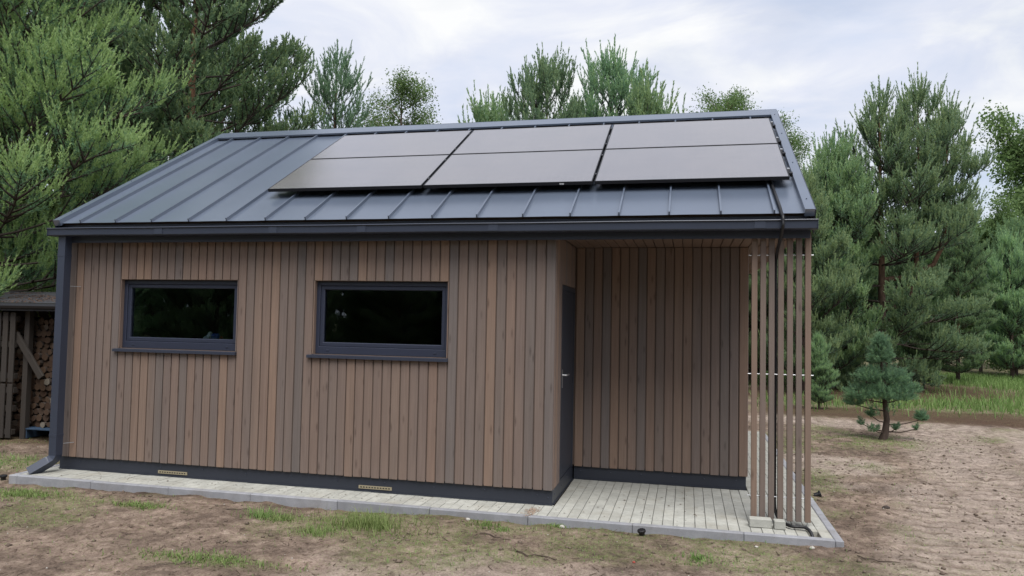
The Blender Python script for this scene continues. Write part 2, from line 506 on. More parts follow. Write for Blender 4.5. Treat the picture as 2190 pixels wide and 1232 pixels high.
PINEBASE = [(13.9, 18.6), (10.6, 15.3), (12.0, 16.6), (-5.1, 3.6), (-5.7, 9.4), (10.7, 6.6)]
def masks(x, y):
    far = sstep(9.5, 12.0, y + 0.25 * np.maximum(0, 12 - x) + 1.2 * (fbm(x * .5, y * .5, 3, 91) - .5))
    far = far * sstep(8.8, 9.6, x) + sstep(20, 30, np.hypot(x - 5, y - 5))
    n = fbm(x * .8, y * .8, 4, 5)
    g = .75 * sstep(.50, .66, n) * sstep(-.1, .25, y * 0 + .5)
    # mossy patch round the small pine, green strip behind, left edge lawn, front clumps
    g = np.maximum(g, .9 * sstep(1.5, .5, np.hypot((x - 10.4) / 1.3, (y - 6.2))) * sstep(.3, .5, fbm(x * 3, y * 3, 3, 8)))
    g = np.maximum(g, .9 * sstep(.9, .3, np.hypot((x + 1.3) / 1.3, (y - .35) / .8)))
    for cx, cy, rx, ry in CLUMPS:
        g = np.maximum(g, .7 * sstep(1.5, .4, np.hypot((x - cx) / (rx * 1.2), (y - cy) / (ry * 1.3))))
    g = np.maximum(g, np.clip(far, 0, 1))
    lit = np.zeros(x.shape)
    for (px, py), r in zip(PINEBASE, (4.6, 3.0, 3.2, 3.6, 5, 0)):
        if r: lit = np.maximum(lit, sstep(r, r * .62, np.hypot(x - px, y - py) + 1.6 * (fbm(x * .6, y * .6, 3, 33) - .5)))
    lit = np.maximum(lit, .95 * sstep(1.7, .9, np.abs(y - 11.0 + .10 * (x - 10)) + .9 * (fbm(x * .7, y * .7, 3, 12) - .5)) * sstep(8.6, 9.4, x) * sstep(16.5, 14, x))
    lit = np.maximum(lit, .9 * sstep(1.0, .5, np.abs(y - 2.3)) * sstep(-.6, -1.2, x))
    d, _, _ = track_dist(x, y)
    sand = sstep(.95, .35, d) * .75
    sand = np.maximum(sand, .85 * sstep(.46, .62, fbm(x * .55 + 3, y * .55, 4, 44)) * sstep(7.0, 9.2, x) * sstep(9.5, 7.5, y))
    sand = np.maximum(sand, .55 * sstep(.48, .66, fbm(x * .7 + 9, y * .7, 4, 71)) * sstep(-1.2, -2.0, y))
    g = g * (1 - .75 * sstep(.7, .3, d) * (y < 9.4)) * (1 - .8 * lit)
    return g, lit, sand * (1 - lit)
CLUMPS = [(3.32, -.98, .14, .10), (3.55, -1.02, .12, .08), (4.44, -1.05, .32, .16), (4.1, -1.35, .16, .10), (1.97, -1.0, .24, .09),
          (.45, -.95, .38, .16), (1.0, -.93, .2, .1), (3.65, -2.3, .5, .12), (5.5, -.72, .16, .1), (6.16, -.50, .09, .05),
          (7.45, -1.1, .14, .10), (6.5, -1.2, .2, .14), (-1.4, .45, .5, .25), (-.8, .2, .35, .2)]
def ground_h(x, y):
    d, s, sd = track_dist(x, y)
    near = sstep(26, 14, np.hypot(x - 6, y - 2))
    h = GZ + near * (.060 * (fbm(x * .55, y * .55, 3, 1) - .5) + .045 * (fbm(x * 2.6, y * 2.6, 3, 2) - .5)
                     + .042 * (fbm(x * 8.5, y * 8.5, 3, 3) - .5))
    h = h + .03 * sstep(7.5, 9.2, x) * near
    trk, lug = lugs(x, y, d, s, sd)
    rip = .5 - 1.5 * lug
    h = h - .022 * trk + .013 * trk * rip * near * (.45 + .9 * fbm(x * 1.3, y * 1.3, 2, 21)) + .02 * sstep(.62, .5, d) * sstep(.40, .5, d)
    # soil heaped a little below the kerb, never over it
    dk = np.maximum(np.maximum(KL - x, x - KR), np.maximum(KF - y, y - KB))
    h = np.where(dk < .35, np.minimum(h, -.018 - .03 * fbm(x * 5, y * 5, 2, 61)), h)
    h = np.where((dk < .25) & (y < 0), h - .02 * sstep(4.5, 1.0, x), h)
    h = np.where(dk < -.03, -.35, h)
    return h
def axis(segs):
    a = []
    for lo, hi, st in segs:
        a += list(np.arange(lo, hi - 1e-6, st))
    return a
def grow(start, step, end, f=1.22):
    a = [start]; s = step
    while a[-1] < end:
        a.append(a[-1] + s); s *= f
    return a
xs = [-v for v in grow(2.5, .12, 900)][::-1] + axis([(-2.4, 0, .07), (0, 12.9, .046), (12.9, 16, .08)]) + grow(16, .12, 900)
ys = [-v for v in grow(3.6, .1, 900)][::-1] + axis([(-3.5, -1.6, .03), (-1.6, 5.0, .023), (5.0, 9.4, .042), (9.4, 14, .12)]) + grow(14, .15, 1200)
xs = np.array(sorted(set(round(v, 4) for v in xs))); ys = np.array(sorted(set(round(v, 4) for v in ys)))
X, Y = np.meshgrid(xs, ys)
Z = ground_h(X, Y)
gm_, lm_, sm_ = masks(X, Y)
d_, s_, sd_ = track_dist(X, Y); t_, l_ = lugs(X, Y, d_, s_, sd_); shade_damp_ = t_ * l_  # shade of the tread grooves, put into the soil colour
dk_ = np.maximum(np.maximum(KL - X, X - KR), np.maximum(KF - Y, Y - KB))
shade_damp_ = np.maximum(shade_damp_, .9 * sstep(.16, .04, dk_ + .12 * (fbm(X * 4, Y * 4, 3, 81) - .5)) * sstep(8.6, 7.5, X))  # damp soil band along the kerb
nx, ny = len(xs), len(ys)
idx = np.arange(nx * ny).reshape(ny, nx)
F = np.stack([idx[:-1, :-1], idx[:-1, 1:], idx[1:, 1:], idx[1:, :-1]], -1).reshape(-1, 4)
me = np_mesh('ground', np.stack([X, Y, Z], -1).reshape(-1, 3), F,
             {'mask': (np.stack([gm_, lm_, sm_, shade_damp_], -1).reshape(-1, 4), 'FLOAT_COLOR')}, True)
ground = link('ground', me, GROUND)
tag(ground, 'bare brown sandy soil with grass patches and tyre tracks', 'ground', kind='structure')

# ------------------------------------------------------------------ pavement: kerb stones and pavers
pv_base = MB().box(KL + .06, KR - .06, KF + .06, KB - .06, -.20, -.066)
pavement = pv_base.build('pavement', SAND)
tag(pavement, 'pale concrete paver strip with grey kerb around the house', 'pavement', kind='structure')
KW = .073
x = KL
kx = [KL]
while kx[-1] + 1.0 < KR - .2: kx.append(kx[-1] + 1.0)
off = (6.855 - KL) % 1.0
cuts = [KL] + [KL + off + i for i in range(9) if KL + off + i < KR - KW - .3] + [KR - KW]
for a, b in zip(cuts, cuts[1:]):
    cbox('kerb_stone', a + .0015, b - .0015, KF, KF + KW, -.21, .003 + rnd.uniform(-.003, .002), KERB, pavement, .007, .002)
ycuts = [KF] + [KF + i + 1.0 for i in range(7) if KF + i + 1.0 < KB - .2] + [KB]
for a, b in zip(ycuts, ycuts[1:]):
    cbox('kerb_stone', KR - KW, KR, a + .0015, b - .0015, -.21, .003 + rnd.uniform(-.003, .002), KERB, pavement, .007, .002)
    if a > KF: cbox('kerb_stone', KL, KL + KW, a + .0015, b - .0015, -.21, .002 + rnd.uniform(-.003, .002), KERB, pavement, .007, .002)
    else: cbox('kerb_stone', KL, KL + KW, KF + KW + .002, b - .0015, -.21, .002, KERB, pavement, .007, .002)
cells = []
YF = KF + KW + .002
for i in range(-62, 27):
    xc0 = 6.027 + .1 * i
    if xc0 < KL + KW or xc0 + .1 > KR - KW + .004: continue
    for r in range(36):
        y0 = YF + .2 * r
        y1 = y0 + .2
        lim = .045 if xc0 < 5.93 and xc0 > -.12 else (1.44 if xc0 < 7.97 and xc0 > -.12 else KB - KW)
        if xc0 + .1 < .0 and xc0 < -.12: lim = KB - KW
        if y0 > lim - .03: break
        y1 = min(y1, lim)
        if abs(xc0 - 8.427) < .02 and r == 0: continue          # the paver taken out for the conduit
        cells.append((xc0, y0, y1))
def px_area(c):
    p = Vector((c[0] + .05, (c[1] + c[2]) / 2, 0)) - CAM
    d = p.dot(fw)
    if abs(p.dot(rt) / d) > .70: return 0
    return (c[2] - c[1]) / d ** 3
cells.sort(key=px_area, reverse=True)
rest = MB()
for k, (xc0, y0, y1) in enumerate(cells):
    dz = rnd.uniform(-.0025, .0015)
    if k < 300:
        cbox('paver', xc0 + .0022, xc0 + .0978, y0 + .0022, y1 - .0022, -.062 + dz, dz, PAVER, pavement, .0035, .004)
    else:
        rest.box(xc0 + .0022, xc0 + .0978, y0 + .0022, y1 - .0022, -.062 + dz, dz)
o = rest.build('paver_field', PAVER, pavement); o['kind'] = 'stuff'

# ------------------------------------------------------------------ the house
house = thing('timber_house', 'small brown timber-clad house with anthracite metal roof and open corner porch', 'house', (4.2, 3.0, 0))
BP = .1055                     # board pitch
L0, XC, XR_, XG = 0.0, 57 * BP, 8.03, 8.46     # left wall, porch corner, recessed right wall, upper gable
PD = 1.393                     # porch back wall (board face)
YB = 6.03
ZB, ZT = .155, 2.86
WIN = [(7 * BP, 22 * BP), (31 * BP, 46 * BP)]
WZ0, WZ1 = 1.475, 2.291
T = .024                       # board thickness
core = MB()
y0, y1 = .017, .20
segs = [(.03, WIN[0][0]), (WIN[0][1], WIN[1][0]), (WIN[1][1], XC - T - .002)]
for a, b in segs: core.box(a, b, y0, y1, .172, ZT)
for a, b in WIN:
    core.box(a, b, y0, y1, .172, WZ0); core.box(a, b, y0, y1, WZ1, ZT)
core.box(.03, .20, y1, YB, .05, ZT)                       # left
core.box(XC - .20, XC - .018, y1, PD + T, .172, ZT)     # door wall
core.box(XC - .198, XR_ - .018, PD + .017, PD + .2, .172, ZT)   # porch back
core.box(XR_ - .2, XR_ - T - .002, PD + .2, YB, .05, ZT)   # right
core.box(.20, XR_ - .2, YB - .2, YB - T - .002, .05, ZT)   # back
core.build('wall', CORE, house)
inn = MB()
inn.box(.20, XC - .2, .2, YB - .2, .02, .06)
inn.box(.20, XC - .2, .2, YB - .2, 2.70, 2.74)
inn.box(.20, XC - .2, 4.2, 4.3, .06, 2.70)
inn.build('room_shell', PLASTER, house)

def vboard(x0, x1, yf, z0, z1, parent=house):              # board facing -y
    return cbox('board', x0 + .006, x1 - .006, yf, yf + T, z0, z1, BOARD, parent, .005)
for i in range(57):
    a, b = i * BP, (i + 1) * BP
    jz = rnd.uniform(-.003, .003)
    inw = any(wa - .01 < a and b < wb + .01 for wa, wb in WIN)
    dy = rnd.uniform(-.0015, .0015)
    if inw:
        vboard(a, b, dy, ZB + jz, WZ0 - .035); vboard(a, b, dy, WZ1, ZT)
    else:
        vboard(a, b, dy, ZB + jz, ZT)
# door wall: corner boards, boards above the door
DY0, DY1, DZ1 = .42, 1.36, 2.285
for k in range(4):
    a = T + .002 + k * .1; b = a + .1
    cbox('board', XC - T, XC, a + .004, b - .004, ZB, ZT - .07, BOARD, house, .005)
for k in range(9):
    a = DY0 + .006 + k * .1055; b = min(a + .1055, PD)
    cbox('board', XC - T, XC, a + .005, b - .004, DZ1 + .01, ZT - .07, BOARD, house, .005)
# porch back wall
x = XC + .004
k = 0
edges = [XC + .008] + [6.13 + .1055 * i for i in range(18)] + [XR_]
for a, b in zip(edges, edges[1:]):
    vboard(a, b, PD + rnd.uniform(-.0015, .0015), ZB + rnd.uniform(-.003, .003), ZT - .07)
# recessed right wall and the left gable, back
yy = PD + T + .002
while yy < YB - .1:
    cbox('board', XR_ - T, XR_, yy + .006, yy + BP - .006, ZB, ZT - .07, BOARD, house, .005); yy += BP
SLP = math.tan(radians(29.948))
YE, ZE, YRG, ZRG = -.162, 2.96, 3.016, 4.791
def roof_z(y): return ZE + SLP * (y - YE) if y < YRG else ZRG - SLP * (y - YRG)
yy = T + .002
while yy < YB - .05:
    top = min(roof_z(yy), roof_z(yy + BP)) - .17
    cbox('board', L0, L0 + T, yy + .006, yy + BP - .006, ZB, top, BOARD, house, .005)
    if yy > .1: cbox('board', XG - T, XG, yy + .006, yy + BP - .006, 2.80, top, BOARD, house, .005)
    yy += BP
gw = MB()
for xx0, xx1 in ((L0 + T + .002, L0 + .15), (XG - .15, XG - T - .002)):
    zt = ZRG - .2
    V = []
    for xx in (xx0, xx1):
        V += [(xx, .22, ZT + .002), (xx, YB - .22, ZT + .002), (xx, YB - .22, roof_z(YB - .22) - .19), (xx, YRG, ZRG - .19), (xx, .22, roof_z(.22) - .19)]
    gw.add(V, [(0, 1, 2, 3, 4), (9, 8, 7, 6, 5), (0, 5, 6, 1), (1, 6, 7, 2), (2, 7, 8, 3), (3, 8, 9, 4), (4, 9, 5, 0)])
gw.build('gable_core', CORE, house)
# soffit boards over the porch and along the right side (they run into the depth)
xx = XC + .004
while xx < XG - .02:
    b = min(xx + BP, XG - .002)
    yend = PD - .002 if xx < XR_ - .05 else YB
    cbox('soffit_board', xx + .004, b - .004, -.085, yend, 2.792, 2.814, SOFFIT, house, .003)
    xx += BP
MB().box(XC + .002, XG - .03, -.088, PD, 2.816, 2.84).box(XR_, XG - .03, PD, YB, 2.816, 2.84).build('soffit_backing', CORE, house)

# plinth
def plinth(nm, x0, x1, y0, y1, ax, lip):
    p = MB().box(x0, x1, y0, y1, .012, .170)
    p.box(x0 - (.012 if lip[0] < 0 else 0), x1 + (.012 if lip[0] > 0 else 0), y0 - (.012 if lip[1] < 0 else 0), y1 + (.012 if lip[1] > 0 else 0), .001, .0118)
    o = p.build('plinth', PLINTH, house)
    return o
def screw(parent, p, nrm):
    p = Vector(p); n = Vector(nrm)
    MB().tube([p, p + n * .005, p + n * .007], [.008, .007, .003], 8).build('screw', TRIM, parent)
pl = plinth('f', -.04, XC - .004, .030, .06, 'x', (0, -1))
for k in range(11): screw(pl, (.25 + k * .56, .030, .10 + .01 * (k % 2)), (0, -1, 0))
screw(pl, (XC - .05, .030, .08), (0, -1, 0)); screw(pl, (XC - .05, .030, .13), (0, -1, 0))
pl = plinth('d', XC - .06, XC - .004, .062, PD + .02, 'y', (1, 0))
for k in range(3): screw(pl, (XC - .004, .12 + k * .45, .10), (1, 0, 0))
pl = plinth('p', XC + .010, XR_ - .02, PD + .030, PD + .06, 'x', (0, -1))
for k in range(6): screw(pl, (XC + .09 + k * .36, PD + .030, .10), (0, -1, 0))
plinth('r', XR_ - .06, XR_ - .03, PD + .062, YB - .03, 'y', (1, 0))
plinth('l', .020, .05, .062, YB - .03, 'y', (-1, 0))
for a, b in ((1.342, 1.728), (3.868, 4.253)):
    v = MB().box(a, b, .022, .0298, .032, .066).build('vent_strip', BRASS, house)
    for k in range(11):
        c = a + .03 + k * (b - a - .06) / 10
        MB().box(c - .009, c + .009, .0205, .0225, .043, .055).build('slot', DARK, v)

# windows
for wi, (a, b) in enumerate(WIN):
    YW = .062
    fr = MB().ring(a + .002, b - .002, WZ0, WZ1 - .002, a + .052, b - .052, WZ0 + .085, WZ1 - .05, YW, YW + .08, .005)
    f = fr.build('window', FRAME, house)
    sh = MB().ring(a + .050, b - .050, WZ0 + .083, WZ1 - .048, a + .098, b - .098, WZ0 + .133, WZ1 - .096, YW + .012, YW + .075, .008)
    sh.build('sash', FRAME, f)
    MB().box(a + .096, b - .096, YW + .040, YW + .046, WZ0 + .131, WZ1 - .094).build('pane', GLASS, f)
    s = MB()
    s.add([(a - .045, -.040, WZ0 - .040), (b + .012, -.040, WZ0 - .040), (b + .012, -.040, WZ0 - .010), (a - .045, -.040, WZ0 - .010),
           (a - .045, YW - .002, WZ0 - .040), (b + .012, YW - .002, WZ0 - .040), (b + .012, YW - .002, WZ0 - .001), (a - .045, YW - .002, WZ0 - .001)],
          [(0, 1, 2, 3), (5, 4, 7, 6), (3, 2, 6, 7), (0, 4, 5, 1), (1, 5, 6, 2), (0, 3, 7, 4)])
    s.build('sill', TRIM, f)
    for c in (a + .16, b - .16):
        cbox('drain_cap', c - .018, c + .018, YW - .006, YW + .001, WZ0 + .035, WZ0 + .050, FRAME, f, .003)
    MB().box(a + .02, b - .02, YW + .082, .32, WZ0 + .09, WZ0 + .112).build('inner_sill', PLASTER, f)
    for bx0, bx1, bz0, bz1 in ((a + .0005, a + .012, WZ0, WZ1), (b - .012, b - .0005, WZ0, WZ1)):
        MB().box(bx0, bx1, .005, YW - .003, bz0, bz1 - .001).build('reveal_trim', BOARD, f)

# door in the side of the porch corner
d = MB().box(XC - .022, XC - .006, DY0 + .05, DY1 - .05, .18, DZ1 - .05).build('door', DOORM, house)
fv = MB()
fv.box(XC - .030, XC + .002, DY0, DY0 + .048, .172, DZ1); fv.box(XC - .030, XC + .002, DY1 - .048, DY1, .172, DZ1)
fv.box(XC - .030, XC + .002, DY0 + .048, DY1 - .048, DZ1 - .048, DZ1)
fv.build('frame', DOORM, d)
hz, hy = 1.30, DY0 + .12
MB().tube([(XC - .008, hy, hz), (XC + .045, hy, hz)], .011, 8).tube([(XC + .045, hy - .008, hz), (XC + .047, hy + .115, hz)], .0105, 8).build('handle', STEEL, d)
MB().box(XC - .006, XC - .002, hy - .02, hy + .02, hz - .14, hz + .06).build('lock_plate', STEEL, d)

# roof
CS, SN = cos(radians(29.948)), sin(radians(29.948))
def rp(x, s, off=0.0):
    return (x, YE + s * CS - off * SN, ZE + s * SN + off * CS)
def rbox(mb, x0, x1, s0, s1, o0, o1):
    return mb.hexa([rp(x0, s0, o0), rp(x1, s0, o0), rp(x1, s1, o0), rp(x0, s1, o0), rp(x0, s0, o1), rp(x1, s0, o1), rp(x1, s1, o1), rp(x0, s1, o1)])
RXL, RXR = -.05, 8.495
SLEN = (YRG - YE) / CS
roof = rbox(MB(), RXL + .03, RXR - .03, .05, SLEN - .02, -.14, -.004).build('roof', CORE, house)
yb, zb = 2 * YRG - YE, ZE
bk = MB().hexa([(RXL, YRG, ZRG - .12), (RXR, YRG, ZRG - .12), (RXR, yb, zb - .12), (RXL, yb, zb - .12),
                (RXL, YRG, ZRG), (RXR, YRG, ZRG), (RXR, yb, zb), (RXL, yb, zb)])
bk.build('back_sheet', ROOFM, roof)
SX = [.299 + .49 * i for i in range(17)]
pe = [RXL + .06] + SX + [RXR - .075]
for a, b in zip(pe, pe[1:]):
    V, Fc = [], []
    nu, nv = 4, 14
    ph = rnd.uniform(0, 9)
    for j in range(nv + 1):
        for i in range(nu + 1):
            u, v = i / nu, j / nv
            o_ = .0022 * sin(ph + 5.1 * v + 2 * u) * sin(pi * u) if 0 < i < nu else 0
            V.append(rp(a + (b - a) * u, -.015 + (SLEN - .05) * v, o_))
    for j in range(nv):
        for i in range(nu):
            q = j * (nu + 1) + i
            Fc.append((q, q + 1, q + nu + 2, q + nu + 1))
    obj('roof_panel', V, Fc, ROOFM, roof, True)
for a in SX:
    m_ = MB()
    P0 = [(a - .007, 0), (a + .007, 0), (a + .006, .030), (a + .009, .036), (a - .009, .036), (a - .006, .030)]
    n = len(P0)
    V = [rp(q[0], -.017, q[1]) for q in P0] + [rp(q[0], SLEN - .06, q[1]) for q in P0]
    m_.add(V, [tuple(range(n))[::-1], tuple(range(n, 2 * n))] + [(i, (i + 1) % n, n + (i + 1) % n, n + i) for i in range(n)])
    m_.build('standing_seam', ROOFM, roof)
# ridge cap and verges
m_ = MB(); rbox(m_, RXL - .005, RXR + .005, SLEN - .25, SLEN + .012, .042, .050)
rbox(m_, RXL - .005, RXR + .005, SLEN - .25, SLEN - .244, .026, .0418)
m_.hexa([(RXL - .005, YRG, ZRG + .046), (RXR + .005, YRG, ZRG + .046), (RXR + .005, YRG + .16, ZRG - .045), (RXL - .005, YRG + .16, ZRG - .045),
         (RXL - .005, YRG, ZRG + .058), (RXR + .005, YRG, ZRG + .058), (RXR + .005, YRG + .16, ZRG - .035), (RXL - .005, YRG + .16, ZRG - .035)])
m_.build('ridge_cap', ROOFM, roof)
for x0, x1 in ((RXL, RXL + .088), (RXR - .088, RXR)):
    m_ = MB(); rbox(m_, x0, x1, -.045, SLEN - .175, -.02, .052)
    v = m_.build('verge_trim', ROOFM, roof)
    xo0, xo1 = (x0 - .012, x0 - .001) if x0 < 1 else (x1 + .001, x1 + .012)
    m_ = MB(); rbox(m_, xo0, xo1, -.04, SLEN, -.20, .045)
    m_.build('verge_board', TRIM, roof)
    for s_ in (.22, 1.35, 2.5, 3.4):
        p = Vector(rp((x0 + x1) / 2, s_, .052)); nn = Vector((0, -SN, CS))
        MB().tube([p, p + nn * .006], [.008, .006], 8).build('screw', TRIM, roof)
# fascia, gutter, downpipe
MB().box(-.045, 8.47, -.118, -.092, 2.722, 2.935).build('fascia', TRIM, house)
GZ1, GZ0, GY0, GY1 = 2.882, 2.792, -.272, -.150
prof = [(GY1, GZ1 + .02), (GY1, GZ0), (GY0 + .012, GZ0), (GY0 + .004, GZ0 + .008), (GY0, GZ1 - .012), (GY0 - .010, GZ1 - .012), (GY0 - .014, GZ1 - .006), (GY0 - .010, GZ1), (GY0 + .004, GZ1), (GY0 + .006, GZ1 - .01), (GY0 + .010, GZ0 + .012), (GY0 + .016, GZ0 + .006), (GY1 - .006, GZ0 + .006), (GY1 - .006, GZ1 + .02)]
GX0, GX1 = -.075, 8.515
n = len(prof)
xsg = [GX0 + (GX1 - GX0) * i / 12 for i in range(13)]
V = []
for i, xx in enumerate(xsg):
    dzg = .0018 * sin(i * 2.1)
    V += [(xx, a, b + dzg) for a, b in prof]
Fc = [(k * n + i, k * n + (i + 1) % n, (k + 1) * n + (i + 1) % n, (k + 1) * n + i) for k in range(12) for i in range(n)]
gut = obj('gutter', V, Fc, GUTTER, house)
for xx in (GX0, GX1 - .004):
    MB().box(xx - .001, xx + .005, GY0 - .006, GY1 + .001, GZ0 - .002, GZ1 - .001).build('end_cap', GUTTER, gut)
for xx in (1.4, 2.85, 3.9, 5.35, 7.95):
    MB().box(xx, xx + .10, GY0 - .0035, GY0 - .0005, GZ0 + .008, GZ1 - .014).build('joint_sleeve', GUTTER, gut)
PX0, PX1, PY0, PY1 = .034, .132, -.215, -.117
def sq(c, ex, ey, hx=.05, hy=.05): 
    c, ex, ey = Vector(c), Vector(ex), Vector(ey)
    return [c - ex * hx - ey * hy, c + ex * hx - ey * hy, c + ex * hx + ey * hy, c - ex * hx + ey * hy]
pc = ((PX0 + PX1) / 2, (PY0 + PY1) / 2)
rows = [sq((pc[0], pc[1], 2.80), (1, 0, 0), (0, 1, 0)), sq((pc[0], pc[1], .20), (1, 0, 0), (0, 1, 0))]
kd = Vector((-.62, -.58, 0)).normalized()
dirs = [(.20, .0), (.16, .35), (.12, .75), (.095, .95)]
c = Vector((pc[0], pc[1], .20))
for t, ang in ((.05, .45), (.05, .95), (.22, 1.02)):
    dv_ = Vector((0, 0, -cos(ang))) + kd * sin(ang)
    c = c + dv_ * t
    side = Vector((-kd.y, kd.x, 0)); upv = side.cross(dv_)
    ex = Vector((1, 0, 0)); ey = Vector((0, 1, 0))
    q = Matrix.Rotation(ang, 3, Vector((0, 0, -1)).cross(kd))
    rows.append(sq(c, q @ ex, q @ ey))
V = [p for r in rows for p in r]
Fc = [(k * 4 + i, k * 4 + (i + 1) % 4, (k + 1) * 4 + (i + 1) % 4, (k + 1) * 4 + i) for k in range(len(rows) - 1) for i in range(4)]
# inner wall at the mouth
e = rows[-1]; ctr = sum(e, Vector()) / 4
inner = [ctr + (p - ctr) * .90 for p in e]; deep = [p - dv_ * .16 for p in inner]
V += inner + deep; k0 = len(rows) * 4; kl = (len(rows) - 1) * 4
Fc += [(kl + i, kl + (i + 1) % 4, k0 + (i + 1) % 4, k0 + i) for i in range(4)] + [(k0 + i, k0 + (i + 1) % 4, k0 + 4 + (i + 1) % 4, k0 + 4 + i) for i in range(4)] + [(k0 + 4, k0 + 5, k0 + 6, k0 + 7)]
dp = obj('downpipe', V, Fc, GUTTER, house)
for zz in (2.55, .42):
    MB().box(PX0 - .004, PX1 + .004, PY0 - .004, PY1 + .004, zz, zz + .03).build('pipe_band', GUTTER, dp)
MB().tube([(PX1, PY1 + .01, 2.2), (PX1 + .05, -.002, 2.2)], .004, 6).tube([(PX1, PY1 + .01, .33), (PX1 + .05, -.002, .33)], .004, 6).build('pipe_fixing', STEEL, dp)

# slat screen at the right front corner
for xx in (7.950, 8.029, 8.108, 8.192, 8.275, 8.356, 8.437):
    cbox('slat', xx - .003, xx + .050, -.050, -.005, .040, 2.789, SLAT, house, .003, .0008)
for zz in (2.565, 1.418, .257):
    MB().tube([(7.915, -.028, zz), (8.512, -.028, zz + .002)], .0055, 8).build('threaded_rod', STEEL, house)
MB().tube([(8.459, -.028, .002), (8.459, -.028, .06)], .006, 8).build('slat_foot', STEEL, house)

# ------------------------------------------------------------------ solar panels
PLX = [2.425, 4.385, 6.340, 8.345]
rowsP = [(.690, 1.848), (1.868, 2.990)]
POFF = .085
names_c = ['left', 'middle', 'right']
for ri, (s0, s1) in enumerate(rowsP):
    for ci in range(3):
        a, b = PLX[ci] + (.012 if ci else 0), PLX[ci + 1] - (.012 if ci < 2 else 0)
        lab = f"black solar panel, {names_c[ci]} one of the {'lower' if ri == 0 else 'upper'} row on the roof"
        c = Vector(rp((a + b) / 2, (s0 + s1) / 2, POFF))
        t = thing('solar_panel', lab, 'solar panel', c, 'solar panels on the roof')
        t.rotation_euler = (radians(29.948), 0, 0)
        hw, hh = (b - a) / 2, (s1 - s0) / 2
        g = cbox_mesh('glass_sheet', 2 * hw - .020, 2 * hh - .020, .006, .001, PV)
        link('glass_sheet', g, None, t, (0, 0, .032))
        fb = MB()
        for x0, x1, y0_, y1_ in ((-hw, hw, -hh, -hh + .011), (-hw, hw, hh - .011, hh), (-hw, -hw + .011, -hh + .011, hh - .011), (hw - .011, hw, -hh + .011, hh - .011)):
            fb.box(x0, x1, y0_, y1_, 0, .0365)
        fb.box(-hw + .011, hw - .011, -hh + .011, hh - .011, .022, .027)
        me = bpy.data.meshes.new('frame'); me.from_pydata(fb.v, [], fb.f); me.materials.append(PFRAME)
        link('frame', me, None, t)
        if ri == 0 and ci == 1:
            STK = Mat('white_sticker', (.6, .6, .6), .5).m
            me = bpy.data.meshes.new('sticker'); q = MB().box(hw - .36, hw - .31, -hh - .0015, -hh + .0005, .006, .022)
            me.from_pydata(q.v, [], q.f); me.materials.append(STK); link('sticker', me, None, t)
RS = [.93, 1.62, 2.08, 2.78]
for k, s_ in enumerate(RS):
    t = thing('mounting_rail', ['lowest', 'second lowest', 'second highest', 'highest'][k] + ' black rail end sticking out right of the solar panels',
              'rail', rp(5.4, s_, .045), 'solar panel mounting rails')
    m_ = MB(); rbox(m_, 2.40, 8.385, s_ - .019, s_ + .019, .043, .080); m_.build('rail', PFRAME, t)
    m_ = MB(); rbox(m_, 8.386, 8.402, s_ - .023, s_ + .023, .039, .084); m_.build('end_cap', BLACKP, t)
    for xx in (PLX[1], PLX[2]):
        m_ = MB(); rbox(m_, xx - .009, xx + .009, s_ - .025, s_ + .025, .081, .1245)
        m_.build('clamp', PFRAME, t)
        m_ = MB(); p = Vector(rp(xx, s_, .125)); nn = Vector((0, -SN, CS)); m_.tube([p, p + nn * .004], .005, 6).build('bolt', STEEL, t)
    m_ = MB(); rbox(m_, 8.346, 8.372, s_ + .012, s_ + .048, .081, .118); m_.build('end_clamp', STEEL, t)
    for xx in SX[5:17:2]:
        m_ = MB(); rbox(m_, xx - .02, xx + .02, s_ - .02, s_ + .02, .020, .0425); m_.build('seam_clamp', STEEL, t)

# ------------------------------------------------------------------ cable conduit, blocks, small plastic caps
def smooth_path(P, n=8):
    P = [Vector(p) for p in P]; out = []
    for i in range(len(P) - 1):
        a, b, c, d = P[max(i - 1, 0)], P[i], P[i + 1], P[min(i + 2, len(P) - 1)]
        for k in range(n):
            t = k / n
            out.append(.5 * ((2 * b) + (c - a) * t + (2 * a - 5 * b + 4 * c - d) * t * t + (3 * b - a - 3 * c + d) * t ** 3))
    out.append(P[-1]); return out
cpts = [rp(8.175, 1.25, .03), rp(8.175, .9, .025), rp(8.185, .55, .022), rp(8.195, .15, .025), (8.20, -.19, 2.955), (8.202, -.285, 2.91), (8.202, -.306, 2.86), (8.20, -.30, 2.80), (8.19, -.20, 2.70),
        (8.176, -.07, 2.60), (8.172, .008, 2.48), (8.172, .012, 2.2), (8.174, .014, 1.4), (8.170, .012, .7), (8.168, .010, .3), (8.172, .0, .14), (8.20, -.03, .055), (8.25, -.10, .03),
        (8.30, -.175, .028), (8.36, -.185, .030), (8.42, -.20, .030), (8.455, -.25, .005), (8.468, -.31, -.045), (8.47, -.335, -.10)]
pth = smooth_path(cpts, 24)
rads = []
L = 0
for i, p in enumerate(pth):
    if i: L += (p - pth[i - 1]).length
    rads.append(.0150 + .0014 * (1 if (i % 2) else -1))
V, Fc = tube(pth, rads, 8)
tag(obj('cable_conduit', V, Fc, BLACKP, None, True), 'black corrugated cable conduit running from roof over gutter down the slats', 'cable')
BLUE = Mat('blue_plastic', (.02, .08, .45), .4).m
tag(MB().tube([(8.474, -.355, -.075), (8.474, -.355, -.045), (8.474, -.355, -.042)], [.022, .022, .015], 10).build('cable_plug', BLUE, None, True), 'small blue cable plug in the paver hole at the corner', 'plug')
o = cbox('concrete_block', 7.922, 8.122, -.218, -.118, .0015, .082, BLOCK, None, .006); tag(o, 'longer pale concrete block lying under the slat screen', 'block')
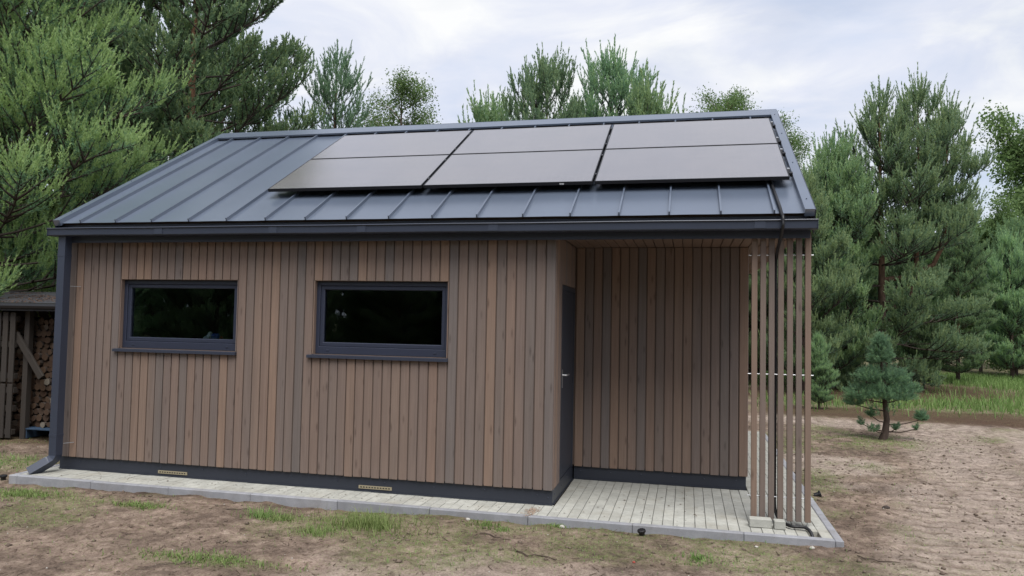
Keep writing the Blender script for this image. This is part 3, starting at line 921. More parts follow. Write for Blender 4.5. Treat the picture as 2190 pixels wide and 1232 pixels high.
o = cbox('concrete_block', 8.140, 8.240, -.232, -.142, .0015, .080, BLOCK, None, .006); o.rotation_euler.z = .03; tag(o, 'shorter cube-like concrete block beside the black conduit', 'block')
def gz(x, y): return float(ground_h(np.array([x]), np.array([y]))[0])
def cap_thing(x, y, tilt, label):
    z = gz(x, y)
    m = MB(); m.tube([(0, 0, -.03), (0, 0, .022), (0, 0, .024), (0, 0, .042), (0, 0, .046)], [.027, .027, .036, .036, .026], 14)
    for k in range(14):
        a = 2 * pi * k / 14
        m.box(.0355 * cos(a) - .003, .0355 * cos(a) + .003, .0355 * sin(a) - .003, .0355 * sin(a) + .003, .025, .041)
    me = bpy.data.meshes.new('pipe_cap'); me.from_pydata(m.v, [], m.f); me.materials.append(BLACKP)
    o = link('pipe_cap', me, None, None, (x, y, z + .012), tilt); return tag(o, label, 'pipe cap', 'black pipe caps beside the kerb')
cap_thing(-.42, -.38, (.1, .1, 0), 'black plastic pipe cap by the downpipe spout, left of the kerb')
cap_thing(6.95, -.545, (.25, -.1, 0), 'black plastic pipe cap in the soil before the porch kerb')
cap_thing(8.80, 1.60, (.2, 1.2, .2), 'black plastic pipe cap lying on its side beyond the slats')
# things on the inner window sill
t = thing('sill_toy', 'small white and blue toy on the sill inside the left window', 'toy', (1.85, .25, 1.588))
WH = Mat('white_toy', (.75, .85, .82), .5).m; BL = Mat('blue_toy', (.03, .09, .40), .6).m; RD = Mat('red_toy', (.35, .05, .02), .6).m
def blob(parts, name, mat):
    m = MB()
    for (x, y, z, r, s) in parts:
        pts = []; rr = []
        for k in range(7):
            a = pi * k / 6; pts.append((x, y, z - cos(a) * r * s)); rr.append(max(.0005, sin(a) * r))
        m.tube(pts, rr, 10)
    return m.build(name, mat, t, True)
blob([(1.74, .25, 1.612, .024, 1), (1.775, .25, 1.625, .030, 1), (1.805, .25, 1.645, .030, 1.5)], 'body', WH)
blob([(1.86, .25, 1.63, .038, 1.1), (1.90, .25, 1.63, .038, 1.1)], 'cloth', BL)
blob([(1.955, .25, 1.615, .024, 1)], 'ball', RD)

# ------------------------------------------------------------------ woodshed at the left
FELT = Mat('roofing_felt', (.035, .036, .042), .85).m
shed = thing('wood_shed', 'low wooden firewood shed with grey felt roof and pallet front', 'shed', (-3.0, 2.5, GZ))
m_ = MB().hexa([(-6.5, 1.72, 1.90), (-1.25, 1.72, 1.90), (-1.25, 3.5, 2.16), (-6.5, 3.5, 2.16), (-6.5, 1.72, 1.99), (-1.25, 1.72, 1.99), (-1.25, 3.5, 2.25), (-6.5, 3.5, 2.25)])
rf = m_.build('roof', FELT, shed)
MB().tube([(-6.5, 1.712, 1.975), (-1.25, 1.712, 1.975)], .05, 8).build('roof_edge', BLACKP, rf)
for xx in (-4.6, -2.56, -1.35):
    cbox('post', xx - .045, xx + .045, 1.90, 1.99, GZ - .05, 1.90, OLDWOOD, shed, .004)
for xx in (-6.3, -4.6, -2.56, -1.35):
    cbox('post', xx - .045, xx + .045, 3.3, 3.4, GZ - .05, 2.12, OLDWOOD, shed, .004)
br = cbox('brace', -.05, .05, -.02, .02, -.42, .42, OLDWOOD, shed, .004)
br.location = Vector((-2.46, 1.86, 1.22)) - Vector(shed.location); br.rotation_euler = (0, radians(-38), 0)
MB().box(-6.4, -1.3, 3.42, 3.45, GZ, 2.1).build('back_wall', OLDWOOD, shed)
xx = -4.5
for px0 in (-4.55, -3.60):
    for (z0, z1) in ((.80, 1.885), (-.05, .785)):
        p = thing('pallet', f"{'upper' if z0 > .5 else 'lower'} grey wooden pallet set upright as shed front, {'left edge of photo' if px0 < -4 else 'nearest the downpipe'}", 'pallet', (px0 + .45, 1.85, z0), 'pallets closing the shed front')
        for k in range(7):
            a = px0 + .02 + k * .135
            cbox('slat', a, a + .095, 1.80, 1.822, z0 + rnd.uniform(0, .012), z1 - rnd.uniform(0, .012), OLDWOOD, p, .003, .004)
        for zz in (z0 + .06, (z0 + z1) / 2, z1 - .14):
            cbox('rail', px0, px0 + .93, 1.824, 1.89, zz, zz + .08, OLDWOOD, p, .003)
BLP = Mat('blue_paint', (.020, .045, .085), .7).m
p = thing('pallet', 'dark blue pallet lying flat under the firewood by the downpipe', 'pallet', (-2.1, 2.2, GZ))
for k in range(6):
    cbox('slat', -2.62, -1.40, 1.92 + k * .13, 2.02 + k * .13, .085, .107, BLP, p, .003, .003)
for xx in (-2.6, -2.08, -1.5):
    cbox('bearer', xx, xx + .10, 1.93, 2.66, -.05, .0835, BLP, p, .003)
LOGM = Mat('log_bark', (.060, .045, .036), .9).m
def logend():
    m = Mat('log_end', rough=.85, spec=.15)
    v = m.coord((1, 1, 1), 3)
    g = m.noise(v, 22, 4, .6)
    tone = m.ramp(m.rand(), [(0, (.055, .034, .024)), (.5, (.088, .057, .038)), (.9, (.075, .052, .039)), (1, (.20, .18, .15))])
    m.color(m.mix(m.ramp(g, [(.35, .6), (.6, 0)]), tone, m.mix(1.0, tone, (.5, .45, .42), 'MULTIPLY')))
    return m.m
LOGE = logend()
logmeshes = []
for k in range(6):
    n = 9; r2_ = random.Random(k)
    rr = [1 + r2_.uniform(-.13, .13) for _ in range(n)]
    if k % 3 == 2: rr = [r if i < n // 2 + 1 else r * .62 for i, r in enumerate(rr)]
    V = []
    for yv, q in ((0, 1), (.34, 1.02)):
        V += [(rr[i] * q * cos(2 * pi * i / n), yv, rr[i] * q * sin(2 * pi * i / n)) for i in range(n)]
    me = bpy.data.meshes.new('firewood_log')
    me.from_pydata(V, [], [tuple(range(n))] + [tuple(range(2 * n - 1, n - 1, -1))] + [(i, n + i, n + (i + 1) % n, (i + 1) % n) for i in range(n)])
    me.materials.append(LOGE); me.materials.append(LOGM)
    for pi_, p_ in enumerate(me.polygons): p_.material_index = 0 if pi_ < 2 else 1
    logmeshes.append(me)
zz, row = .16, 0
nlog = 0
while zz < 1.80:
    xx = -3.28 + (row % 2) * .055
    while xx < -2.02:
        r = rnd.uniform(.040, .062)
        o = link('firewood_log', rnd.choice(logmeshes), None, None, (xx + rnd.uniform(-.008, .008), 2.03 + rnd.uniform(0, .07), zz + rnd.uniform(-.008, .008)), (0, rnd.uniform(0, 6.28), 0))
        o.scale = (r, 1, r)
        tag(o, 'cut firewood log in the stack under the shed roof', 'log', 'stacked firewood logs')
        xx += r * 2 * 1.02; nlog += 1
    zz += .093; row += 1
print('logs', nlog)

# ------------------------------------------------------------------ trees
def unit(a): return a / np.maximum(1e-9, np.linalg.norm(a, axis=-1, keepdims=True))
def needles(P0, P1, K, ln, ang, wd, age, rs):
    """thin needle triangles round the shoots P0-P1; K per shoot"""
    P0, P1 = np.asarray(P0), np.asarray(P1)
    K = np.asarray(K, int)
    i = np.repeat(np.arange(len(P0)), K); n = len(i)
    ax = unit(P1 - P0)[i]
    t = rs.rand(n, 1)
    base = P0[i] + (P1 - P0)[i] * t
    q = rs.randn(n, 3); rad = unit(q - ax * (q * ax).sum(1, keepdims=True))
    a = np.asarray(ang)[i] * (0.7 + .6 * rs.rand(n))
    a = a * (1 - .35 * t[:, 0])
    d = ax * np.cos(a)[:, None] + rad * np.sin(a)[:, None]
    l = (np.asarray(ln)[i] * (.75 + .5 * rs.rand(n)))[:, None]
    s = unit(np.cross(d, rs.randn(n, 3))) * (np.asarray(wd)[i] * .5)[:, None]
    V = np.stack([base - s, base + s, base + d * l], 1).reshape(-1, 3)
    ag = np.repeat(np.clip(np.asarray(age)[i] + .12 * rs.randn(n), 0, 1), 3)
    return V, ag
def tubes_np(segs, n=5):
    """segs: list of (polyline array, radii array) -> V,F quads"""
    V, F, o = [], [], 0
    for P, Rr in segs:
        m = len(P)
        d = np.gradient(P, axis=0); d = unit(d)
        ref = np.array([0.31, .17, .93]) if abs(d[0][2]) < .8 else np.array([1., .1, 0])
        u = unit(np.cross(d, ref)); v = np.cross(d, u)
        a = np.arange(n) * 2 * pi / n
        ring = P[:, None, :] + Rr[:, None, None] * (u[:, None, :] * np.cos(a)[None, :, None] + v[:, None, :] * np.sin(a)[None, :, None])
        V.append(ring.reshape(-1, 3))
        k = np.arange(m - 1)[:, None] * n; j = np.arange(n)[None, :]; j2 = (j + 1) % n
        F.append(np.stack([k + j, k + j2, k + n + j2, k + n + j], -1).reshape(-1, 4) + o)
        o += m * n
    return np.concatenate(V), np.concatenate(F)

class Pine:
    def __init__(s, seed, H, base, reach, whorl=.5, nb=5, dens=1.0, nd=1.0, keep=5, candle=.30, wd=.012, fork=None, low_elev=0.0, up=.55, sub=.75, dead=0, trunk_r=None, prof=1.9, el0=56, cl=.075, cage=.62):
        s.cl, s.cage = cl, cage
        s.rs = np.random.RandomState(seed); s.rn = random.Random(seed)
        s.vig = 1.0
        s.tub = []; s.sh = []            # shoots: p0,p1,kind(0 candle,1,2 old)
        s.candle, s.keep, s.up, s.sub, s.dens = candle, keep, up, sub, dens
        rn = s.rn
        tr = trunk_r or .011 * H + .02
        def stem(p0, H0, base0, lean, r0, reach, az0):
            n = max(4, int(H0 / .5))
            P = []
            for k in range(n + 1):
                t = k / n
                P.append(np.array(p0) + np.array([lean[0] * t + .05 * sin(3 * t + az0), lean[1] * t + .05 * cos(2.3 * t + az0), H0 * t]))
            P = np.array(P)
            R = r0 * (1 - np.linspace(0, 1, n + 1)) ** .85 + .012
            s.tub.append((P, R, 8))
            def at(z):
                t = np.clip(z / H0, 0, 1) * n; i = int(min(n - 1, t)); return P[i] + (P[i + 1] - P[i]) * (t - i)
            # leader and its crown of candles
            s.tip(P[-1], np.array([0, 0, 1.0]), candle * 1.9, 5)
            s.sh.append((at(H0 - whorl), P[-1], 1)); s.sh.append((at(H0 - 2 * whorl), at(H0 - whorl), 2))
            z = H0 - whorl * .9; a0 = rn.uniform(0, 6.28); k = 1
            while z > base0:
                f = (H0 - z) / max(.1, H0 - base0)
                dist = H0 - z
                Lb = reach * (1 - math.exp(-prof * dist / reach)) * (1 - .35 * max(0, f - .7) / .3)
                el = radians(el0) * math.exp(-dist / 3.2) + radians(16) + low_elev * f
                s.vig = 1 + 1.25 * math.exp(-dist / 1.5)
                nbk = max(2, int(round(nb + rn.uniform(-1, 1))))
                for b in range(nbk):
                    az = a0 + 2 * pi * b / nbk + rn.uniform(-.35, .35)
                    s.branch(at(z), az, el + rn.uniform(-.15, .15), Lb * rn.uniform(.72, 1.12), min(13, k + 1), r0 * .15 * (Lb / reach) ** .8 + .006)
                if dead and f > .75:
                    for b in range(dead):
                        s.deadbranch(at(z - rn.uniform(0, .3)), rn.uniform(0, 6.28), rn.uniform(-.2, .3), Lb * rn.uniform(.5, .9))
                a0 += .9; z -= whorl * rn.uniform(.85, 1.15); k += 1
            if dead:
                zz = base0
                while zz > .6:
                    for b in range(dead): s.deadbranch(at(zz), rn.uniform(0, 6.28), rn.uniform(-.3, .2), reach * rn.uniform(.3, .8))
                    zz -= .3
        stem((0, 0, 0), H, base, (0, 0), tr, reach, rn.uniform(0, 6))
        for (z0, dx, dy, top, rr) in (fork or []):
            # second stem leaving the trunk at z0 and turning up
            P = np.array([[0, 0, z0], [dx * .45, dy * .45, z0 + .12], [dx * .85, dy * .85, z0 + .55], [dx, dy, z0 + 1.2]])
            s.tub.append((P, np.array([tr * .6, tr * .55, tr * .5, tr * .48]), 8))
            stem((dx, dy, z0 + 1.2), top - z0 - 1.2, .4, (dx * .10, dy * .10), tr * .48, rr, rn.uniform(0, 6))
        s.nd, s.wd = nd, wd
    def tip(s, p, d, L, nside):
        rn = s.rn
        upv = np.array([0, 0, 1.0])
        d0 = unit(d * (1 - s.up) + upv * s.up)
        l = L * rn.uniform(.8, 1.2) * s.vig
        s.sh.append((p, p + d0 * l, 0))
        for k in range(nside):
            q = s.rs.randn(3); q = unit(q - d0 * q.dot(d0))
            dd = unit(d0 * 1.0 + q * rn.uniform(.28, .6) + upv * .2)
            s.sh.append((p, p + dd * l * rn.uniform(.45, .85), 0))
    def axis_(s, p, d, L, n, bend):
        """polyline of n internodes that bends up by 'bend'"""
        P = [p]; st = L / n
        for k in range(n):
            d = unit(d + np.array([0, 0, bend / n]) + s.rs.randn(3) * .05)
            P.append(P[-1] + d * st)
        return np.array(P), d
    def branch(s, p, az, el, L, age, r):
        rn = s.rn
        n = max(1, min(age, int(L / .24) + 1))
        d = np.array([cos(az) * cos(el), sin(az) * cos(el), sin(el)])
        P, dl = s.axis_(p, d, L, n, .45)
        s.tub.append((P, np.linspace(r, .007, n + 1), 5))
        s.finish(P, dl, 1)
        for j in range(1, n):
            m = n - j
            if m > s.keep: continue
            for sd in (-1, 1, 0):
                if rn.random() > s.dens * (1 if sd else .7): continue
                ax = unit(P[j + 1] - P[j - 1])
                side = unit(np.cross(ax, [0, 0, 1.0])) * sd if sd else np.array([0, 0, .8])
                d2 = unit(ax * .75 + side * rn.uniform(.55, .95) + np.array([0, 0, rn.uniform(.0, .35)]))
                L2 = max(.18, min(m, 5) * (L / n) * rn.uniform(.5, .85) * (1 if sd else .6))
                s.second(P[j], d2, L2, min(m, 4))
    def second(s, p, d, L, m):
        rn = s.rn
        P, dl = s.axis_(p, d, L, m, .35)
        s.tub.append((P, np.linspace(.010 + .004 * m, .005, m + 1), 3))
        s.finish(P, dl, 2)
        for j in range(1 if m > 1 else 0, m):
            for sd in (-1, 1):
                if rn.random() > s.sub * s.dens: continue
                ax = unit(P[min(j + 1, m)] - P[max(j - 1, 0)])
                q = s.rs.randn(3); q = unit(q - ax * q.dot(ax)); q[2] = abs(q[2]) * .7
                d3 = unit(ax * .8 + q * .8)
                l3 = max(.12, (m - j) * L / m * rn.uniform(.35, .6))
                e = P[j] + d3 * l3
                s.sh.append((P[j], e, 1)); s.tip(e, d3, s.candle * rn.uniform(.5, .9), rn.choice((1, 2)))
    def finish(s, P, dl, order):
        n = len(P) - 1
        s.sh.append((P[n - 1], P[n], 1))
        if n > 1: s.sh.append((P[n - 2], P[n - 1], 2))
        if n > 2: s.sh.append((P[n - 3], P[n - 2], 2))
        s.tip(P[n], dl, s.candle * (1.0 if order == 1 else .8) * s.rn.uniform(.8, 1.2), s.rn.choice((3, 3, 4)))
    def deadbranch(s, p, az, el, L):
        d = np.array([cos(az) * cos(el), sin(az) * cos(el), sin(el)])
        n = 5
        P, dl = s.axis_(p, d, L, n, -.25)
        s.tub.append((P, np.linspace(.016, .004, n + 1), 4))
        for j in range(2, n):
            for k in range(2):
                Q, _ = s.axis_(P[j], unit(dl + s.rs.randn(3) * .7), L * .28, 2, 0)
                s.tub.append((Q, np.linspace(.006, .003, 3), 3))
    def meshes(s, name, needle=None):
        a = np.array([q[0] for q in s.sh]); b = np.array([q[1] for q in s.sh]); kd = np.array([q[2] for q in s.sh])
        L = np.linalg.norm(b - a, axis=1)
        K = np.where(kd == 0, np.maximum(8, L * 115), np.maximum(9, L * 95)) * s.nd
        ln = np.where(kd == 0, s.cl, .085); ang = np.where(kd == 0, .64, .95)
        wd = np.where(kd == 0, s.wd * 1.05, s.wd)
        age = np.where(kd == 0, s.cage, np.where(kd == 1, .42, .12)) + .10 * s.rs.randn(len(a))
        V, ag = needles(a, b, K.astype(int), ln, ang, wd, age, s.rs)
        crown = np_mesh(name + '_crown', V, np.arange(len(V)).reshape(-1, 3), {'age': (ag, 'FLOAT')})
        crown.materials.append(needle or NEEDLE)
        g = {}
        for P, R, n in s.tub: g.setdefault(n, []).append((P, R))
        Vs, Fs, Lb, o = [], [], [], 0
        for n, L_ in g.items():
            v, f = tubes_np(L_, n); Vs.append(v); Fs.append(f + o); o += len(v); Lb.append(np.full(len(v), 0. if n == 8 else 1.))
        trunk = np_mesh(name + '_trunk', np.concatenate(Vs), np.concatenate(Fs), {'limb': (np.concatenate(Lb), 'FLOAT')}, True)
        trunk.materials.append(BARK)
        print(name, 'needles', len(V) // 3, 'shoots', len(a), 'tube faces', sum(len(f) for f in Fs))
        return trunk, crown

def place_tree(name, meshes, x, y, rz, sc_, label, cat='pine tree', group=None, z=None, sz=None):
    t = thing(name, label, cat, (x, y, gz(x, y) if z is None else z), group)
    t.rotation_euler = (0, 0, rz); t.scale = (sc_, sc_, sz or sc_)
    link('trunk', meshes[0], None, t); link('crown', meshes[1], None, t)
    return t

near = Pine(11, 10.6, .9, 3.5, .54, 5, .74, .66, 8, .58, .022, low_elev=-.35, up=.5, cl=.055, cage=.95).meshes('near_pine')
dense = Pine(12, 12.6, .6, 3.3, .50, 5, .82, .46, 7, .40, .036, low_elev=-.3, cage=.66).meshes('dense_pine')
right = Pine(21, 9.4, .35, 3.7, .60, 5, .64, .62, 7, .54, .028, fork=[(2.6, 1.05, -.1, 9.7, 2.6), (3.6, 2.0, .2, 9.0, 1.9), (2.6, -.9, .3, 7.2, 2.0)], low_elev=-.75, dead=4, up=.62, trunk_r=.15, prof=1.1, cage=.74).meshes('forked_pine', NEEDLE_B)
young = Pine(33, 7.6, .3, 2.4, .54, 5, .72, .62, 7, .50, .029, up=.70, low_elev=-.2, prof=1.7, cage=.80).meshes('young_pine', NEEDLE_B)
thin = Pine(41, 10.2, 1.0, 2.6, .62, 5, .40, .85, 5, .48, .022, up=.55, sub=.35, prof=1.2, el0=34, cage=.5).meshes('thin_pine', NEEDLE_B)
mid = Pine(52, 10.3, 1.0, 2.7, .58, 5, .66, .75, 6, .50, .028, up=.70, prof=1.8, el0=48, cage=.66).meshes('mid_pine', NEEDLE_B)

G_L = 'tall pines on the left'
place_tree('pine_tree', near, -5.3, 3.7, .4, 1.0, 'nearest left pine with pale upright new shoots, behind the wood shed')
place_tree('pine_tree', dense, -5.45, 9.5, 0.0, 1.10, 'tall dark dense pine just left of the roof ridge, its top out of frame')
place_tree('pine_tree', dense, -9.6, 9.6, 2.1, 1.1, 'tall dark pine standing between the two nearer left pines', )
place_tree('pine_tree', near, -8.6, 4.6, 2.6, 1.05, 'big pine at the left edge of the photo')
place_tree('pine_tree', thin, -2.7, 12.25, .8, .915, 'sparse thin pine showing sky between its bare whorls, left of the birch')
place_tree('pine_tree', mid, 3.44, 12.67, .3, .85, 'left one of the two pine tops above the roof ridge')
place_tree('pine_tree', mid, 5.13, 14.07, 2.4, .90, 'right and taller one of the two pine tops above the roof ridge')
place_tree('pine_tree', young, 1.4, 14.6, 1.0, 1.06, 'low pine tip left of the two pine tops above the ridge')
place_tree('pine_tree', young, 6.3, 12.6, 2.0, 1.0, 'bright green lower pine right of the two pine tops above the ridge')
place_tree('pine_tree', right, 13.4, 18.6, .05, .97, 'large forked pine with two tall leaders at right, reddish trunk showing')
place_tree('pine_tree', young, 10.65, 15.6, .5, .78, 'light green young pine just behind the slat screen')
place_tree('pine_tree', young, 11.75, 17.6, 3.9, .95, 'taller light green pine between slat screen and forked pine')
place_tree('pine_tree', young, 10.35, 11.2, 2.2, .21, 'knee-high pine seedling beside the slat screen')
place_tree('pine_tree', young, 19.9, 26.0, 1.3, .70, 'pale young pine at the right edge, in front of the leafy tree')
place_tree('pine_tree', dense, 17.0, 22.8, 4.0, .46, 'dark bushy pine close behind the forked pine, right side')
place_tree('pine_tree', young, 15.9, 23.4, 3.0, .66, 'low pine filling the gap right of the forked pine trunk')
place_tree('pine_tree', dense, 20.6, 27.5, 1.0, .50, 'dark pine at the far right edge under the leafy tree')
place_tree('pine_tree', young, 12.3, 18.6, 2.2, .30, 'low pine sapling under the left branches of the forked pine')
place_tree('pine_tree', young, 14.9, 19.4, 4.2, .34, 'low pine sapling under the right branches of the forked pine')
place_tree('pine_tree', young, 12.9, 21.5, 5.0, .85, 'pine half hidden behind the forked pine trunk')
place_tree('pine_tree', young, 9.3, 18.5, 1.9, .70, 'pine visible only through the gaps of the slat screen')
B = 'pines of the wood behind'
far_l = 'dark pine in the wood far behind the garden'
rb = random.Random(5)
for (x, y) in [(-14, 8), (-13, 14), (-9, 16), (-18, 12), (-17, 20), (-22, 16), (-14, 3.5), (-19, 5), (-24, 8),
               (22, 30), (26, 36), (30, 31), (24, 42), (34, 40), (19, 34), (29, 46), (38, 48), (16.5, 31), (13, 36), (21, 50), (33, 55), (42, 42), (36, 33), (44, 56), (9.5, 40), (26, 60), (15, 46), (9.2, 19.5), (8.2, 27), (10.4, 26), (11, 33), (14.8, 27)] + [(12 + 3.1 * k, 52 + 6 * sin(k * 1.7)) for k in range(14)]:
    far = x > 0
    km = rb.randrange(3)
    D_ = (Vector((x, y, 1.87)) - CAM).dot(fw); top = 1.87 + D_ * (.155 if x > 12 else .10) * rb.uniform(.85, 1.05)
    place_tree('pine_tree', (dense, young, mid)[km] if far else (dense, near)[rb.randrange(2)], x + rb.uniform(-.8, .8), y + rb.uniform(-.8, .8),
               rb.uniform(0, 6.28), min(.9, top / (13.3, 8.5, 11.3)[km]) if far else rb.uniform(.9, 1.15), far_l, group=B)
for (x, y) in [(-13, -15), (-9.5, -16.5), (-6, -17), (-3, -18), (0, -17.5), (3, -18.5), (6, -18), (9, -18.5), (12, -18), (15, -17), (-16, -13), (-11.5, -18), (-7.8, -19), (-4.6, -19.5), (-1.5, -20), (1.6, -20.2), (-19, -16), (18, -18)]:
    place_tree('pine_tree', young, x, y, rb.uniform(0, 6.28), rb.uniform(.62, .9), 'young pine behind the photographer, mirrored darkly in the window panes', group='young pines mirrored in the windows')
for (x, y) in [(-14, -20), (-9, -21), (-5.5, -22), (-2, -23), (2, -23), (5.5, -22), (9.5, -23), (13, -22), (-18, -19), (-12, -25), (-3.5, -26), (7.5, -26), (17, -22)]:
    place_tree('pine_tree', (dense, near)[rb.randrange(2)], x, y, rb.uniform(0, 6.28), rb.uniform(.62, .80),
               'pine behind the photographer, mirrored darkly in the window panes', group='pines mirrored in the windows')
for k in range(26):
    place_tree('pine_tree', dense, -36 + 2.4 * k, -30 + 2 * sin(k * 2.3), k * 1.3, .62 + .1 * sin(k * 1.7), 'pine behind the photographer, mirrored darkly in the window panes', group='pines mirrored in the windows')

def leafy(name, seed, H, base, reach, nleaf, size, bark, spread=.55, clump=.28):
    rs = np.random.RandomState(seed); rn = random.Random(seed)
    tub = []; pts = []
    n = 9
    P = np.array([[.12 * sin(2 * k / n + seed), .12 * cos(2.6 * k / n), H * k / n] for k in range(n + 1)])
    tub.append((P, (.013 * H) * (1 - np.linspace(0, 1, n + 1)) ** .8 + .008))
    z = base
    while z < H * .97:
        f = (z - base) / (H - base)
        L = reach * ((1 - f) ** .62 * (.55 + .45 * min(1, f * 5)) if spread < .5 else (sin(pi * min(1, .22 + .62 * (1 - f) ** .8)) ** .7)) * rn.uniform(.7, 1.1) + .15
        az = rn.uniform(0, 6.28); el = .35 + (.35 if spread < .5 else .6) * f + rn.uniform(-.15, .2)
        p0 = P[int(min(n - 1, z / H * n))] * [1, 1, 0] + [0, 0, z]
        m = 6; d = np.array([cos(az) * cos(el), sin(az) * cos(el), sin(el)]); Q = [p0]
        for k in range(m):
            d = unit(d + rs.randn(3) * .13 + [0, 0, .02]); Q.append(Q[-1] + d * L / m)
        Q = np.array(Q); tub.append((Q, np.linspace(.012 + .010 * L, .004, m + 1)))
        for k in range(2, m + 1):
            for j in range(3):
                dd = unit(d + rs.randn(3) * .8); l = L * rn.uniform(.15, .35)
                R_ = np.array([Q[k], Q[k] + dd * l * .5, Q[k] + dd * l + [0, 0, -.06 * l]])
                tub.append((R_, np.array([.006, .005, .003])))
                pts += [R_[1], R_[2], (R_[1] + R_[2]) / 2]
        z += H * .014 + .05
    pts = np.array(pts)
    i = rs.randint(0, len(pts), nleaf)
    c = pts[i] + rs.randn(nleaf, 3) * clump * .5
    a = unit(rs.randn(nleaf, 3) + [0, 0, -.3]); b = unit(np.cross(a, rs.randn(nleaf, 3)))
    s = (size * (.6 + .8 * rs.rand(nleaf)))[:, None]
    V = np.stack([c - a * s * .6, c + b * s * .34, c + a * s * .6, c - b * s * .34], 1).reshape(-1, 3)
    age = np.repeat(np.clip(.5 + .2 * rs.randn(len(pts))[i] + .15 * rs.randn(nleaf), 0, 1), 4)
    crown = np_mesh(name + '_crown', V, np.arange(len(V)).reshape(-1, 4), {'age': (age, 'FLOAT')}); crown.materials.append(LEAF)
    v, f = tubes_np(tub, 5)
    trunk = np_mesh(name + '_trunk', v, f, None, True); trunk.materials.append(bark)
    return trunk, crown
birch = leafy('birch', 3, 10.6, 2.0, 3.3, 36000, .060, BIRCHBARK, .4, clump=.34)
oak = leafy('oak', 8, 12.5, 1.2, 4.4, 80000, .17, DECBARK, clump=.7)
place_tree('birch_tree', birch, -1.86, 15.5, 0, .93, 'slender birch with small light leaves behind the ridge, left half', 'birch tree')
place_tree('birch_tree', birch, 8.6, 21.0, 2.0, 1.0, 'birch tip peeking over the ridge near the right gable', 'birch tree')
place_tree('birch_tree', birch, 10.45, 20.6, 4.0, .88, 'birch twigs showing beside the right verge of the roof', 'birch tree')
place_tree('leafy_tree', oak, 25.6, 36.0, 0, .86, 'broad leafy green tree at the right edge of the photo', 'leafy tree')
place_tree('leafy_tree', oak, 20.6, 31.0, 2.0, .5, 'smaller bright leafy tree below the broad one at right', 'leafy tree')

# the small cloud-pruned pine
def cloud_pine():
    rs = np.random.RandomState(4); rn = random.Random(4)
    tub = []; sh = []
    P = np.array([[-.06, 0, -.05], [-.01, .0, .12], [.02, 0, .35], [.0, .02, .62], [-.03, 0, .95], [-.06, 0, 1.25], [-.08, 0, 1.5]])
    tub.append((P, np.array([.085, .060, .050, .043, .034, .024, .012])))
    pads = [((-.09, 0, 1.48), .20, .22, 1.3), ((-.07, .02, 1.70), .12, .15, .8),  ((-.27, -.03, 1.10), .23, .15, 1), ((.16, .03, 1.10), .27, .15, 1.0), ((.43, .02, .90), .16, .10, .6),
            ((-.40, 0, .80), .27, .19, 1.1), ((-.12, -.15, .82), .26, .17, 1.0), ((.20, -.1, .80), .27, .16, 1.0), ((-.5, .08, .66), .16, .12, .5), ((.1, .2, .9), .25, .15, .8),
            ((.60, -.02, .42), .10, .09, .5), ((-.27, -.05, .46), .06, .07, .16), ((.14, -.08, .24), .06, .05, .12), ((-.23, -.06, .20), .09, .06, .14), ((.50, -.05, .24), .05, .05, .08), ((-.40, .0, .30), .05, .06, .1)]
    for c, rx, rz_, dn in pads:
        c = np.array(c)
        zt = np.clip(c[2] - .16, .15, 1.45)
        k = np.searchsorted(P[:, 2], zt) - 1; a = P[k] + (P[k + 1] - P[k]) * ((zt - P[k, 2]) / (P[k + 1, 2] - P[k, 2]))
        Q = np.array([a, a * .5 + c * .5 + [0, 0, -.05], c - [0, 0, rz_ * .5]])
        tub.append((Q, np.array([.014, .010, .006])))
        rx *= 1.06; rz_ *= 1.04
        for j in range(int(170 * dn)):
            q = unit(rs.randn(3)) * [rx, rx, rz_] * rn.uniform(.5, 1) * (1.18 if rn.random() < .15 else 1)
            if q[2] < -.5 * rz_: q[2] *= .4
            p = c + q
            d = unit(q / [rx, rx, rz_] + [0, 0, .7])
            sh.append((p - d * .05, p + d * rn.uniform(.02, .055)))
    for j in range(120):
        q = unit(rs.randn(3)) * rn.uniform(.25, 1) ** .6
        z = .98 + q[2] * .62; wr = .50 * (1 - .55 * max(0, (z - .75) / .9)) * (1 if z > .45 else .7)
        p = np.array([-.04 + q[0] * wr, q[1] * wr, z]); d = unit(np.array([q[0] * .8, q[1] * .8, .8]))
        sh.append((p - d * .06, p + d * rn.uniform(.02, .07)))
    a = np.array([q[0] for q in sh]); b = np.array([q[1] for q in sh]); n = len(a)
    V, ag = needles(a, b, np.full(n, 26), np.full(n, .05), np.full(n, .85), np.full(n, .007), np.where(rs.rand(n) < .35, .55, .22), rs)
    cr = np_mesh('cloud_crown', V, np.arange(len(V)).reshape(-1, 3), {'age': (ag, 'FLOAT')}); cr.materials.append(NEEDLE)
    v, f = tubes_np(tub, 7); tk = np_mesh('cloud_trunk', v, f, None, True); tk.materials.append(BARK)
    return tk, cr
place_tree('small_pine', cloud_pine(), 10.72, 6.65, .15, 1.0, 'small pruned pine with cushion-like foliage pads standing on the bare soil', 'small pine')

